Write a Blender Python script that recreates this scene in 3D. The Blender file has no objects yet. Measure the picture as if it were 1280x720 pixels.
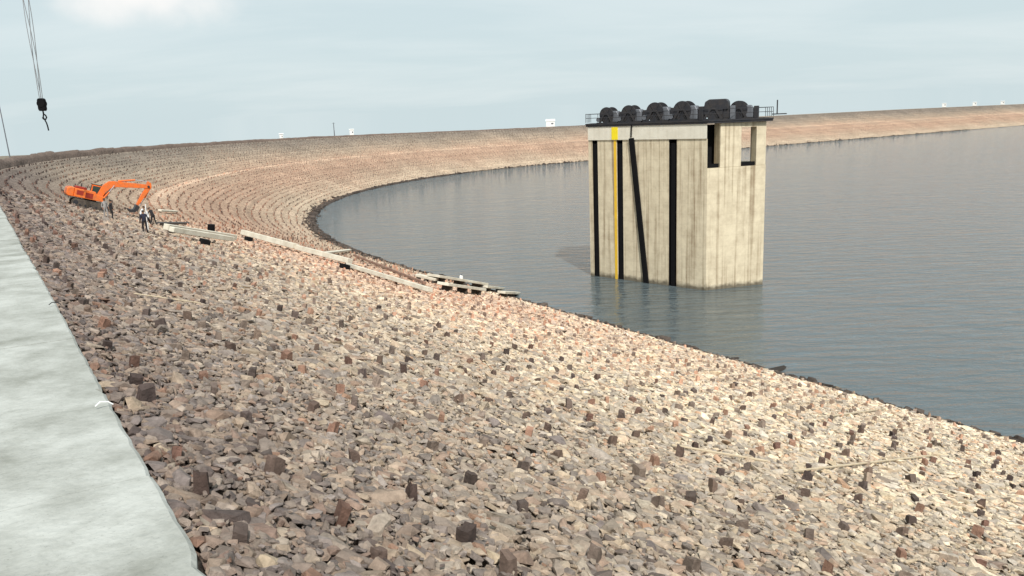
import bpy, bmesh, math, random
import numpy as np
from mathutils import Vector, Matrix

rng = np.random.default_rng(7)
random.seed(7)
R = math.radians
scene = bpy.context.scene
col = scene.collection

# ------------------------------------------------------------------ camera
CAMZ = 20.0                                   # metres above the reservoir level (water is z = 0)
FPX = 1000.0                                  # focal length in pixels of the 1280 wide photograph
ROLL, PITCH = R(2.205), R(11.817)
_F = np.array([0, math.cos(PITCH), -math.sin(PITCH)])
_U = np.array([0, math.sin(PITCH), math.cos(PITCH)])
_R = np.array([1., 0, 0])
CR = math.cos(ROLL) * _R - math.sin(ROLL) * _U
CU = math.sin(ROLL) * _R + math.cos(ROLL) * _U
cam_d = bpy.data.cameras.new('camera')
cam_d.sensor_width = 36
cam_d.lens = 36 * FPX / 1280
cam_d.clip_end = 30000
cam_d.clip_start = 0.1
cam = bpy.data.objects.new('camera', cam_d)
col.objects.link(cam)
m = Matrix.Identity(4)
for i in range(3):
    m[i][0], m[i][1], m[i][2] = CR[i], CU[i], -_F[i]
m[2][3] = CAMZ
cam.matrix_world = m
scene.camera = cam

# ------------------------------------------------------------------ sky, sun, exposure
SUN_EL, SUN_AZ = R(50), R(168)                # azimuth clockwise from +Y
world = bpy.data.worlds.new('World')
scene.world = world
world.use_nodes = True
nt = world.node_tree
nt.nodes.clear()
N = nt.nodes.new
L = nt.links.new
out = N('ShaderNodeOutputWorld')
bg = N('ShaderNodeBackground')
bg.inputs['Strength'].default_value = 0.1
tc = N('ShaderNodeTexCoord')
sep = N('ShaderNodeSeparateXYZ')
L(tc.outputs['Generated'], sep.inputs[0])
mx = N('ShaderNodeMath'); mx.operation = 'MAXIMUM'; mx.inputs[1].default_value = 0.015
L(sep.outputs['Z'], mx.inputs[0])
cmb = N('ShaderNodeCombineXYZ')
L(sep.outputs['X'], cmb.inputs[0]); L(sep.outputs['Y'], cmb.inputs[1]); L(mx.outputs[0], cmb.inputs[2])
sky = N('ShaderNodeTexSky')
sky.sky_type = 'NISHITA'
sky.sun_disc = False
sky.sun_elevation = SUN_EL
sky.sun_rotation = SUN_AZ
sky.air_density = 1.0
sky.dust_density = 2.5
sky.ozone_density = 1.2
L(cmb.outputs[0], sky.inputs[0])
# thin high cloud: project the direction on a flat layer, noise gives the veil
dv = N('ShaderNodeVectorMath'); dv.operation = 'DIVIDE'
ad = N('ShaderNodeMath'); ad.operation = 'ADD'; ad.inputs[1].default_value = 0.12
L(mx.outputs[0], ad.inputs[0])
cz = N('ShaderNodeCombineXYZ')
for k in range(3):
    L(ad.outputs[0], cz.inputs[k])
L(cmb.outputs[0], dv.inputs[0]); L(cz.outputs[0], dv.inputs[1])
mp = N('ShaderNodeMapping'); mp.inputs['Scale'].default_value = (0.55, 1.0, 1.0); mp.inputs['Location'].default_value = (3.1, 0.6, 0.0)
L(dv.outputs[0], mp.inputs[0])
ns = N('ShaderNodeTexNoise'); ns.inputs['Scale'].default_value = 1.1; ns.inputs['Detail'].default_value = 7; ns.inputs['Roughness'].default_value = 0.55
ns.inputs['Distortion'].default_value = 0.3
L(mp.outputs[0], ns.inputs[0])
rp = N('ShaderNodeValToRGB')
rp.color_ramp.elements[0].position = 0.42; rp.color_ramp.elements[0].color = (0, 0, 0, 1)
rp.color_ramp.elements[1].position = 0.68; rp.color_ramp.elements[1].color = (1, 1, 1, 1)
L(ns.outputs['Fac'], rp.inputs[0])
veil = N('ShaderNodeMix'); veil.data_type = 'RGBA'
veil.inputs['A'].default_value = (6.7, 7.9, 8.2, 1)      # milky thin cloud
veil.inputs['B'].default_value = (7.5, 8.5, 8.7, 1)       # brighter streaks
L(rp.outputs[0], veil.inputs['Factor'])
# one brighter cumulus puff low over the crest to the left
pd_ = _F + (175 - 640) / FPX * CR + 362 / FPX * CU
pd_ = pd_ / np.linalg.norm(pd_)
nrm = N('ShaderNodeVectorMath'); nrm.operation = 'NORMALIZE'; L(tc.outputs['Generated'], nrm.inputs[0])
sb = N('ShaderNodeVectorMath'); sb.operation = 'SUBTRACT'; sb.inputs[1].default_value = pd_; L(nrm.outputs[0], sb.inputs[0])
sq = N('ShaderNodeVectorMath'); sq.operation = 'MULTIPLY'; sq.inputs[1].default_value = (1.0, 1.0, 3.2); L(sb.outputs[0], sq.inputs[0])
le = N('ShaderNodeVectorMath'); le.operation = 'LENGTH'; L(sq.outputs[0], le.inputs[0])
n5 = N('ShaderNodeTexNoise'); n5.inputs['Scale'].default_value = 14; n5.inputs['Detail'].default_value = 6; L(nrm.outputs[0], n5.inputs[0])
s5 = N('ShaderNodeMath'); s5.operation = 'MULTIPLY_ADD'; s5.inputs[1].default_value = 0.16; L(n5.outputs['Fac'], s5.inputs[0]); L(le.outputs['Value'], s5.inputs[2])
r5 = N('ShaderNodeMapRange'); r5.inputs[1].default_value = 0.19; r5.inputs[2].default_value = 0.08; r5.interpolation_type = 'SMOOTHSTEP'; L(s5.outputs[0], r5.inputs[0])
puff = N('ShaderNodeMix'); puff.data_type = 'RGBA'; puff.inputs['B'].default_value = (10.5, 10.3, 10.0, 1)
L(r5.outputs[0], puff.inputs['Factor']); L(veil.outputs['Result'], puff.inputs['A'])
mixs = N('ShaderNodeMix'); mixs.data_type = 'RGBA'
mixs.inputs['Factor'].default_value = 0.9
L(sky.outputs[0], mixs.inputs['A']); L(puff.outputs['Result'], mixs.inputs['B'])
L(mixs.outputs['Result'], bg.inputs[0])
L(bg.outputs[0], out.inputs[0])

sun_d = bpy.data.lights.new('sun', 'SUN')
sun_d.energy = 4.7
sun_d.angle = R(0.6)
sun_d.color = (1.0, 0.96, 0.90)
sun = bpy.data.objects.new('sun', sun_d)
col.objects.link(sun)
sdir = Vector((math.sin(SUN_AZ) * math.cos(SUN_EL), math.cos(SUN_AZ) * math.cos(SUN_EL), math.sin(SUN_EL)))
sun.rotation_euler = sdir.to_track_quat('Z', 'Y').to_euler()
sun.location = (0, 0, 120)

vs = scene.view_settings
vs.view_transform = 'Standard'
vs.look = 'None'
vs.gamma = 1
vs.exposure = 0.0
vs.use_curve_mapping = False

# ------------------------------------------------------------------ dam geometry as functions
AZ = R(-33.548)
AX = np.array([math.sin(AZ), math.cos(AZ)])   # along the near straight of the dam
NR = np.array([math.cos(AZ), -math.sin(AZ)])  # from the crest towards the water
DW = 49.7                                     # waterline distance in the near straight
OC = 48.4                                     # plan width of the pitched face
A0, RW, TURN = 105.0, 190.0, R(86.5)
S1 = A0 + RW * TURN
CZS = [(-500, 15.7), (150, 15.7), (230, 15.9), (300, 16.0), (380, 15.6), (470, 15.7), (600, 16.4), (800, 17.0), (3000, 17.0)]


def crest_z(s):
    return np.interp(s, [c[0] for c in CZS], [c[1] for c in CZS])


def path(s):
    """waterline point (a, d) and outward normal for arc length s (numpy arrays)"""
    s = np.asarray(s, float)
    th = np.clip((s - A0) / RW, 0, TURN)
    pa = np.minimum(s, A0) + RW * np.sin(th)
    pd = DW + RW * (1 - np.cos(th))
    ex = np.maximum(s - S1, 0)
    pa = pa + ex * math.cos(TURN) * (s > S1)
    pd = pd + ex * math.sin(TURN) * (s > S1)
    return pa, pd, np.sin(th), -np.cos(th)


def so_to_world(s, o, z):
    pa, pd, na, nd = path(s)
    a = pa + na * o
    d = pd + nd * o
    return np.stack([a * AX[0] + d * NR[0], a * AX[1] + d * NR[1], np.broadcast_to(z, a.shape)], -1)


def world_to_so(x, y):
    a = x * AX[0] + y * AX[1]
    d = x * NR[0] + y * NR[1]
    if a < A0:
        return a, DW - d
    ca, cd = A0, DW + RW
    th = math.atan2(a - ca, cd - d)
    if 0 <= th <= TURN:
        return A0 + RW * th, math.hypot(a - ca, cd - d) - RW
    pa, pd, na, nd = [float(v) for v in path(S1)]
    t = (a - pa) * math.cos(TURN) + (d - pd) * math.sin(TURN)
    return S1 + t, (a - pa) * na + (d - pd) * nd


def bench(s):
    return np.clip((np.asarray(s, float) - 120) / 60, 0, 1)


def slope_z(s, o):
    """height of the pitched face; a narrow bench runs round the bay"""
    zc = crest_z(s)
    k = zc / OC
    b = bench(s)
    ob = 27.0
    z = o * k
    # bench: flatten over 2.2 m, steeper above
    up = np.where(o < ob, o, np.where(o < ob + 2.2, ob, (o - ob - 2.2) * (OC - ob) / (OC - ob - 2.2) + ob)) * k
    return z * (1 - b) + up * b


def ray(x, y):
    u = (x - 640) / FPX
    v = -(y - 360) / FPX
    return _F + u * CR + v * CU


def hit(x, y, dz=0.0):
    """point of the pitched face (plus dz) seen at photograph pixel x, y"""
    d = ray(x, y)

    def g(t):
        s, o = world_to_so(d[0] * t, d[1] * t)
        return CAMZ + d[2] * t - dz - float(slope_z(s, min(max(o, -20), OC)))
    t0, t = 1.0, 1.0
    while t < 1500:
        if g(t) < 0:
            break
        t0 = t
        t *= 1.01
    lo, hi = t0, t
    for _ in range(40):
        mid = (lo + hi) / 2
        if g(mid) < 0:
            hi = mid
        else:
            lo = mid
    return Vector((d[0] * hi, d[1] * hi, CAMZ + d[2] * hi))


def atdist(x, y, t):
    d = ray(x, y)
    return Vector((d[0] * t, d[1] * t, CAMZ + d[2] * t))


def project(P):
    Q = P - np.array([0, 0, CAMZ])
    w = Q @ _F
    return 640 + FPX * (Q @ CR) / w, 360 - FPX * (Q @ CU) / w, w


def slope_frame(p):
    """unit vectors downslope, along, normal at a world point of the face"""
    s, o = world_to_so(p[0], p[1])
    e = 0.5
    q = [so_to_world(np.array(s + ds), np.array(o + do), slope_z(s + ds, o + do)) for ds, do in ((0, 0), (e, 0), (0, -e))]
    al = Vector(q[1] - q[0]).normalized()
    dn = Vector(q[2] - q[0]).normalized()
    n = dn.cross(al)
    if n.z < 0:
        n = -n
    return dn, al, n.normalized()


# ------------------------------------------------------------------ material helpers
def mat(name, color, rough=0.8, metal=0.0, noise=None, bump=None, spec=0.3):
    """principled with colour noise (scale, amount, second colour) and noise bump (scale, strength, distance)"""
    M = bpy.data.materials.new(name)
    M.use_nodes = True
    t = M.node_tree
    b = t.nodes['Principled BSDF']
    b.inputs['Base Color'].default_value = (*color, 1)
    b.inputs['Roughness'].default_value = rough
    b.inputs['Metallic'].default_value = metal
    b.inputs['Specular IOR Level'].default_value = spec
    geo = t.nodes.new('ShaderNodeTexCoord')
    if noise:
        n = t.nodes.new('ShaderNodeTexNoise')
        n.inputs['Scale'].default_value = noise[0]
        n.inputs['Detail'].default_value = 6
        n.inputs['Roughness'].default_value = 0.65
        t.links.new(geo.outputs['Object'], n.inputs['Vector'])
        r = t.nodes.new('ShaderNodeMapRange')
        r.inputs[1].default_value = 0.35; r.inputs[2].default_value = 0.7
        r.inputs[4].default_value = noise[1]
        t.links.new(n.outputs['Fac'], r.inputs[0])
        x = t.nodes.new('ShaderNodeMix'); x.data_type = 'RGBA'
        x.inputs['A'].default_value = (*color, 1)
        x.inputs['B'].default_value = (*noise[2], 1)
        t.links.new(r.outputs[0], x.inputs['Factor'])
        t.links.new(x.outputs['Result'], b.inputs['Base Color'])
    if bump:
        n2 = t.nodes.new('ShaderNodeTexNoise')
        n2.inputs['Scale'].default_value = bump[0]
        n2.inputs['Detail'].default_value = 5
        t.links.new(geo.outputs['Object'], n2.inputs['Vector'])
        bp = t.nodes.new('ShaderNodeBump')
        bp.inputs['Strength'].default_value = bump[1]
        bp.inputs['Distance'].default_value = bump[2]
        t.links.new(n2.outputs['Fac'], bp.inputs['Height'])
        t.links.new(bp.outputs[0], b.inputs['Normal'])
    return M


def stone_material(name):
    """per stone colour from the 'tint' attribute, mineral mottling and fine relief"""
    M = bpy.data.materials.new(name)
    M.use_nodes = True
    t = M.node_tree
    b = t.nodes['Principled BSDF']
    b.inputs['Roughness'].default_value = 0.9
    b.inputs['Specular IOR Level'].default_value = 0.2
    at = t.nodes.new('ShaderNodeAttribute'); at.attribute_name = 'tint'
    g = t.nodes.new('ShaderNodeNewGeometry')
    n = t.nodes.new('ShaderNodeTexNoise'); n.inputs['Scale'].default_value = 6; n.inputs['Detail'].default_value = 8; n.inputs['Roughness'].default_value = 0.7
    t.links.new(g.outputs['Position'], n.inputs['Vector'])
    r = t.nodes.new('ShaderNodeMapRange'); r.inputs[1].default_value = 0.3; r.inputs[2].default_value = 0.7; r.inputs[3].default_value = 0.62; r.inputs[4].default_value = 1.3
    t.links.new(n.outputs['Fac'], r.inputs[0])
    mul = t.nodes.new('ShaderNodeVectorMath'); mul.operation = 'MULTIPLY'
    t.links.new(at.outputs['Color'], mul.inputs[0])
    t.links.new(r.outputs[0], mul.inputs[1])
    t.links.new(mul.outputs[0], b.inputs['Base Color'])
    n2 = t.nodes.new('ShaderNodeTexNoise'); n2.inputs['Scale'].default_value = 14; n2.inputs['Detail'].default_value = 7; n2.inputs['Roughness'].default_value = 0.7
    t.links.new(g.outputs['Position'], n2.inputs['Vector'])
    bp = t.nodes.new('ShaderNodeBump'); bp.inputs['Strength'].default_value = 0.9; bp.inputs['Distance'].default_value = 0.05
    t.links.new(n2.outputs['Fac'], bp.inputs['Height'])
    t.links.new(bp.outputs[0], b.inputs['Normal'])
    return M


def face_material():
    """the pitched face where the stones are too far off to build: cells of stone with dark joints"""
    M = bpy.data.materials.new('stone_pitching')
    M.use_nodes = True
    t = M.node_tree
    b = t.nodes['Principled BSDF']
    b.inputs['Roughness'].default_value = 0.92
    b.inputs['Specular IOR Level'].default_value = 0.15
    g = t.nodes.new('ShaderNodeNewGeometry')
    vo = t.nodes.new('ShaderNodeTexVoronoi'); vo.inputs['Scale'].default_value = 2.4
    ve = t.nodes.new('ShaderNodeTexVoronoi'); ve.feature = 'DISTANCE_TO_EDGE'; ve.inputs['Scale'].default_value = 2.4
    for q in (vo, ve):
        t.links.new(g.outputs['Position'], q.inputs['Vector'])
    ramp = t.nodes.new('ShaderNodeValToRGB')
    e = ramp.color_ramp.elements
    e[0].position = 0.0; e[0].color = (0.23, 0.19, 0.155, 1)
    e[1].position = 1.0; e[1].color = (0.47, 0.40, 0.32, 1)
    for p_, c_ in ((0.25, (0.32, 0.265, 0.21, 1)), (0.5, (0.37, 0.30, 0.235, 1)), (0.75, (0.41, 0.35, 0.28, 1))):
        k = e.new(p_); k.color = c_
    sx = t.nodes.new('ShaderNodeSeparateColor')
    t.links.new(vo.outputs['Color'], sx.inputs[0])
    t.links.new(sx.outputs[0], ramp.inputs[0])
    # large patches: paler and redder weathered stone
    at = t.nodes.new('ShaderNodeAttribute'); at.attribute_name = 'tint'
    mul = t.nodes.new('ShaderNodeVectorMath'); mul.operation = 'MULTIPLY'
    t.links.new(ramp.outputs[0], mul.inputs[0]); t.links.new(at.outputs['Color'], mul.inputs[1])
    n = t.nodes.new('ShaderNodeTexNoise'); n.inputs['Scale'].default_value = 0.09; n.inputs['Detail'].default_value = 5
    t.links.new(g.outputs['Position'], n.inputs['Vector'])
    mr = t.nodes.new('ShaderNodeMapRange'); mr.inputs[1].default_value = 0.35; mr.inputs[2].default_value = 0.65; mr.inputs[3].default_value = 0.88; mr.inputs[4].default_value = 1.1
    t.links.new(n.outputs['Fac'], mr.inputs[0])
    mul2 = t.nodes.new('ShaderNodeVectorMath'); mul2.operation = 'MULTIPLY'
    t.links.new(mul.outputs[0], mul2.inputs[0]); t.links.new(mr.outputs[0], mul2.inputs[1])
    jr = t.nodes.new('ShaderNodeMapRange'); jr.inputs[1].default_value = 0.0; jr.inputs[2].default_value = 0.09; jr.inputs[3].default_value = 0.6; jr.inputs[4].default_value = 1.0
    t.links.new(ve.outputs['Distance'], jr.inputs[0])
    mul3 = t.nodes.new('ShaderNodeVectorMath'); mul3.operation = 'MULTIPLY'
    t.links.new(mul2.outputs[0], mul3.inputs[0]); t.links.new(jr.outputs[0], mul3.inputs[1])
    t.links.new(mul3.outputs[0], b.inputs['Base Color'])
    bp = t.nodes.new('ShaderNodeBump'); bp.inputs['Strength'].default_value = 0.8; bp.inputs['Distance'].default_value = 0.25
    hm = t.nodes.new('ShaderNodeMath'); hm.operation = 'MULTIPLY'
    t.links.new(jr.outputs[0], hm.inputs[0]); t.links.new(sx.outputs[1], hm.inputs[1])
    t.links.new(hm.outputs[0], bp.inputs['Height'])
    t.links.new(bp.outputs[0], b.inputs['Normal'])
    return M


def water_material():
    M = bpy.data.materials.new('lake_water')
    M.use_nodes = True
    t = M.node_tree
    b = t.nodes['Principled BSDF']
    b.inputs['Base Color'].default_value = (0.078, 0.098, 0.106, 1)
    b.inputs['Roughness'].default_value = 0.05
    b.inputs['IOR'].default_value = 1.40
    g = t.nodes.new('ShaderNodeNewGeometry')

    def layer(scale, sc, rot, detail):
        mp = t.nodes.new('ShaderNodeMapping')
        mp.inputs['Rotation'].default_value = (0, 0, R(rot))
        mp.inputs['Scale'].default_value = sc
        t.links.new(g.outputs['Position'], mp.inputs[0])
        n = t.nodes.new('ShaderNodeTexNoise'); n.inputs['Scale'].default_value = scale; n.inputs['Detail'].default_value = detail
        n.inputs['Roughness'].default_value = 0.6; n.inputs['Distortion'].default_value = 0.4
        t.links.new(mp.outputs[0], n.inputs['Vector'])
        return n.outputs['Fac']
    a = layer(0.75, (0.32, 1.0, 1), -12, 5)
    c = layer(0.16, (0.5, 1.0, 1), -20, 3)
    m1 = t.nodes.new('ShaderNodeMath'); m1.operation = 'MULTIPLY'; m1.inputs[1].default_value = 1.1
    t.links.new(c, m1.inputs[0])
    m2 = t.nodes.new('ShaderNodeMath'); m2.operation = 'ADD'
    t.links.new(a, m2.inputs[0]); t.links.new(m1.outputs[0], m2.inputs[1])
    bp = t.nodes.new('ShaderNodeBump'); bp.inputs['Strength'].default_value = 1.0; bp.inputs['Distance'].default_value = 0.4
    t.links.new(m2.outputs[0], bp.inputs['Height'])
    t.links.new(bp.outputs[0], b.inputs['Normal'])
    return M


def concrete_material(name, base, dark, lifts=0.0, streak=0.0, grit=False):
    """board marked concrete: mottling, vertical water streaks and lift lines"""
    M = bpy.data.materials.new(name)
    M.use_nodes = True
    t = M.node_tree
    b = t.nodes['Principled BSDF']
    b.inputs['Roughness'].default_value = 0.88
    b.inputs['Specular IOR Level'].default_value = 0.25
    g = t.nodes.new('ShaderNodeNewGeometry')
    n = t.nodes.new('ShaderNodeTexNoise'); n.inputs['Scale'].default_value = 0.8; n.inputs['Detail'].default_value = 9; n.inputs['Roughness'].default_value = 0.68
    t.links.new(g.outputs['Position'], n.inputs['Vector'])
    r = t.nodes.new('ShaderNodeMapRange'); r.inputs[1].default_value = 0.38; r.inputs[2].default_value = 0.68
    t.links.new(n.outputs['Fac'], r.inputs[0])
    x = t.nodes.new('ShaderNodeMix'); x.data_type = 'RGBA'
    x.inputs['A'].default_value = (*base, 1); x.inputs['B'].default_value = (*dark, 1)
    fac = r.outputs[0]
    if streak:
        mp = t.nodes.new('ShaderNodeMapping'); mp.inputs['Scale'].default_value = (2.6, 2.6, 0.06)
        t.links.new(g.outputs['Position'], mp.inputs[0])
        n2 = t.nodes.new('ShaderNodeTexNoise'); n2.inputs['Scale'].default_value = 1.0; n2.inputs['Detail'].default_value = 6
        t.links.new(mp.outputs[0], n2.inputs['Vector'])
        r2 = t.nodes.new('ShaderNodeMapRange'); r2.inputs[1].default_value = 0.5; r2.inputs[2].default_value = 0.72; r2.inputs[4].default_value = streak
        t.links.new(n2.outputs['Fac'], r2.inputs[0])
        mm = t.nodes.new('ShaderNodeMath'); mm.operation = 'ADD'; mm.use_clamp = True
        m0 = t.nodes.new('ShaderNodeMath'); m0.operation = 'MULTIPLY'; m0.inputs[1].default_value = 0.45
        t.links.new(r.outputs[0], m0.inputs[0])
        t.links.new(m0.outputs[0], mm.inputs[0]); t.links.new(r2.outputs[0], mm.inputs[1])
        fac = mm.outputs[0]
    if lifts:
        sp = t.nodes.new('ShaderNodeSeparateXYZ'); t.links.new(g.outputs['Position'], sp.inputs[0])
        mo = t.nodes.new('ShaderNodeMath'); mo.operation = 'PINGPONG'; mo.inputs[1].default_value = lifts
        t.links.new(sp.outputs['Z'], mo.inputs[0])
        lr = t.nodes.new('ShaderNodeMapRange'); lr.inputs[1].default_value = 0.0; lr.inputs[2].default_value = 0.04; lr.inputs[3].default_value = 0.16; lr.inputs[4].default_value = 0.0
        t.links.new(mo.outputs[0], lr.inputs[0])
        ma = t.nodes.new('ShaderNodeMath'); ma.operation = 'ADD'; ma.use_clamp = True
        t.links.new(fac, ma.inputs[0]); t.links.new(lr.outputs[0], ma.inputs[1])
        fac = ma.outputs[0]
    t.links.new(fac, x.inputs['Factor'])
    t.links.new(x.outputs['Result'], b.inputs['Base Color'])
    if lifts:
        # damp, algae stained foot up to the wave line
        nz = t.nodes.new('ShaderNodeTexNoise'); nz.inputs['Scale'].default_value = 1.6; nz.inputs['Detail'].default_value = 5
        t.links.new(g.outputs['Position'], nz.inputs['Vector'])
        zz = t.nodes.new('ShaderNodeMath'); zz.operation = 'MULTIPLY_ADD'; zz.inputs[1].default_value = -0.9
        t.links.new(nz.outputs['Fac'], zz.inputs[0]); t.links.new(sp.outputs['Z'], zz.inputs[2])
        zr = t.nodes.new('ShaderNodeMapRange'); zr.inputs[1].default_value = -0.25; zr.inputs[2].default_value = 0.25; zr.inputs[3].default_value = 0.28; zr.inputs[4].default_value = 1.0
        t.links.new(zz.outputs[0], zr.inputs[0])
        vw = t.nodes.new('ShaderNodeVectorMath'); vw.operation = 'MULTIPLY'
        t.links.new(x.outputs['Result'], vw.inputs[0]); t.links.new(zr.outputs[0], vw.inputs[1])
        t.links.new(vw.outputs[0], b.inputs['Base Color'])
    if grit:
        ng = t.nodes.new('ShaderNodeTexNoise'); ng.inputs['Scale'].default_value = 22; ng.inputs['Detail'].default_value = 6; ng.inputs['Roughness'].default_value = 0.75
        t.links.new(g.outputs['Position'], ng.inputs['Vector'])
        rg = t.nodes.new('ShaderNodeMapRange'); rg.inputs[1].default_value = 0.28; rg.inputs[2].default_value = 0.42; rg.inputs[3].default_value = 0.62; rg.inputs[4].default_value = 1.03
        t.links.new(ng.outputs['Fac'], rg.inputs[0])
        vm = t.nodes.new('ShaderNodeVectorMath'); vm.operation = 'MULTIPLY'
        t.links.new(x.outputs['Result'], vm.inputs[0]); t.links.new(rg.outputs[0], vm.inputs[1])
        t.links.new(vm.outputs[0], b.inputs['Base Color'])
    n3 = t.nodes.new('ShaderNodeTexNoise'); n3.inputs['Scale'].default_value = 9; n3.inputs['Detail'].default_value = 8
    t.links.new(g.outputs['Position'], n3.inputs['Vector'])
    bp = t.nodes.new('ShaderNodeBump'); bp.inputs['Strength'].default_value = 0.45 if grit else 0.5; bp.inputs['Distance'].default_value = 0.05 if grit else 0.03
    t.links.new(n3.outputs['Fac'], bp.inputs['Height'])
    t.links.new(bp.outputs[0], b.inputs['Normal'])
    return M


M_STONE = stone_material('broken_stone')
M_FACE = face_material()
M_WATER = water_material()
M_TOWER = concrete_material('tower_concrete', (0.66, 0.575, 0.42), (0.30, 0.23, 0.15), lifts=0.62, streak=0.95)
M_LINTEL = concrete_material('fresh_concrete', (0.70, 0.66, 0.56), (0.50, 0.45, 0.36), streak=0.25)
M_SLAB = concrete_material('crest_concrete', (0.41, 0.42, 0.395), (0.22, 0.225, 0.20), grit=True)
M_BEAM = concrete_material('precast_concrete', (0.66, 0.62, 0.52), (0.45, 0.40, 0.32))
M_SOIL = mat('crest_soil', (0.17, 0.125, 0.10), 0.95, noise=(0.5, 0.8, (0.09, 0.065, 0.055)), bump=(2, 0.8, 0.3))
M_GRAVEL = mat('crest_gravel', (0.33, 0.28, 0.23), 0.95, noise=(0.4, 0.8, (0.24, 0.2, 0.16)), bump=(6, 0.6, 0.05))
M_LAND = mat('dry_land', (0.20, 0.165, 0.125), 0.95, noise=(0.004, 0.9, (0.13, 0.11, 0.08)))
M_STEEL = mat('dark_steel', (0.030, 0.032, 0.040), 0.5, 0.3, noise=(1.5, 0.6, (0.075, 0.062, 0.052)))
M_BLACK = mat('black_and_shade', (0.006, 0.006, 0.007), 0.8, 0.0, noise=(2, 0.5, (0.012, 0.011, 0.011)), spec=0.1)  # black parts; also stands in for shade in the tower slots and chamber
M_GREY = mat('grey_paint', (0.16, 0.17, 0.19), 0.5, 0.2, noise=(2, 0.5, (0.08, 0.08, 0.09)))
M_YELLOW = mat('yellow_paint', (0.80, 0.50, 0.03), 0.6, noise=(1.2, 0.6, (0.55, 0.33, 0.05)))
M_ORANGE = mat('orange_paint', (0.82, 0.16, 0.018), 0.5, noise=(2.2, 0.9, (0.42, 0.14, 0.06)))
M_REDDARK = mat('red_grille', (0.30, 0.03, 0.015), 0.6, noise=(3, 0.5, (0.15, 0.02, 0.015)))
M_RUBBER = mat('muddy_track', (0.05, 0.042, 0.036), 0.85, noise=(3, 0.8, (0.14, 0.11, 0.085)), bump=(8, 0.6, 0.03))
M_GLASS = mat('tinted_glass', (0.015, 0.04, 0.038), 0.08, spec=0.6, noise=(1, 0.3, (0.03, 0.06, 0.055)))
M_CHROME = mat('cylinder_rod', (0.7, 0.7, 0.72), 0.25, 0.9, noise=(4, 0.4, (0.5, 0.5, 0.5)))
M_WHITE = mat('white_paint', (0.78, 0.78, 0.76), 0.55, noise=(0.8, 0.4, (0.62, 0.61, 0.58)))
M_ROPE = mat('wire_rope', (0.24, 0.24, 0.25), 0.6, 0.5, noise=(8, 0.5, (0.2, 0.2, 0.2)))
M_WOOD = mat('weathered_timber', (0.55, 0.46, 0.33), 0.85, noise=(2, 0.7, (0.38, 0.30, 0.2)), bump=(12, 0.4, 0.02))
M_SKIN = mat('skin', (0.20, 0.105, 0.065), 0.6, noise=(9, 0.3, (0.26, 0.14, 0.09)))
M_HAIR = mat('hair', (0.012, 0.010, 0.010), 0.7, noise=(20, 0.5, (0.025, 0.02, 0.018)))


# ------------------------------------------------------------------ object helpers
def tag(o, label=None, cat=None, group=None, kind=None):
    if label:
        o['label'] = label
    if cat:
        o['category'] = cat
    if group:
        o['group'] = group
    if kind:
        o['kind'] = kind
    return o


def link(name, me, material=None, parent=None):
    o = bpy.data.objects.new(name, me)
    col.objects.link(o)
    if material and me is not None:
        if not me.materials:
            me.materials.append(material)
    if parent:
        o.parent = parent
    return o


def empty(name, M=None):
    o = bpy.data.objects.new(name, None)
    o.empty_display_size = 0.3
    col.objects.link(o)
    if M is not None:
        o.matrix_world = M
    return o


def np_mesh(name, V, F, tint=None, smooth=False):
    """V (n,3), F (m,k) faces of equal size"""
    me = bpy.data.meshes.new(name)
    F = np.ascontiguousarray(F, np.int32)
    mN, k = F.shape
    me.vertices.add(len(V))
    me.vertices.foreach_set('co', np.ascontiguousarray(V, np.float32).ravel())
    me.loops.add(mN * k)
    me.loops.foreach_set('vertex_index', F.ravel())
    me.polygons.add(mN)
    me.polygons.foreach_set('loop_start', np.arange(mN, dtype=np.int32) * k)
    me.polygons.foreach_set('loop_total', np.full(mN, k, np.int32))
    me.update(calc_edges=True)
    me.polygons.foreach_set('use_smooth', np.full(mN, bool(smooth)))
    if tint is not None:
        at = me.color_attributes.new('tint', 'FLOAT_COLOR', 'POINT')
        c = np.ones((len(V), 4), np.float32)
        c[:, :3] = tint
        at.data.foreach_set('color', c.ravel())
    return me


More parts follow.
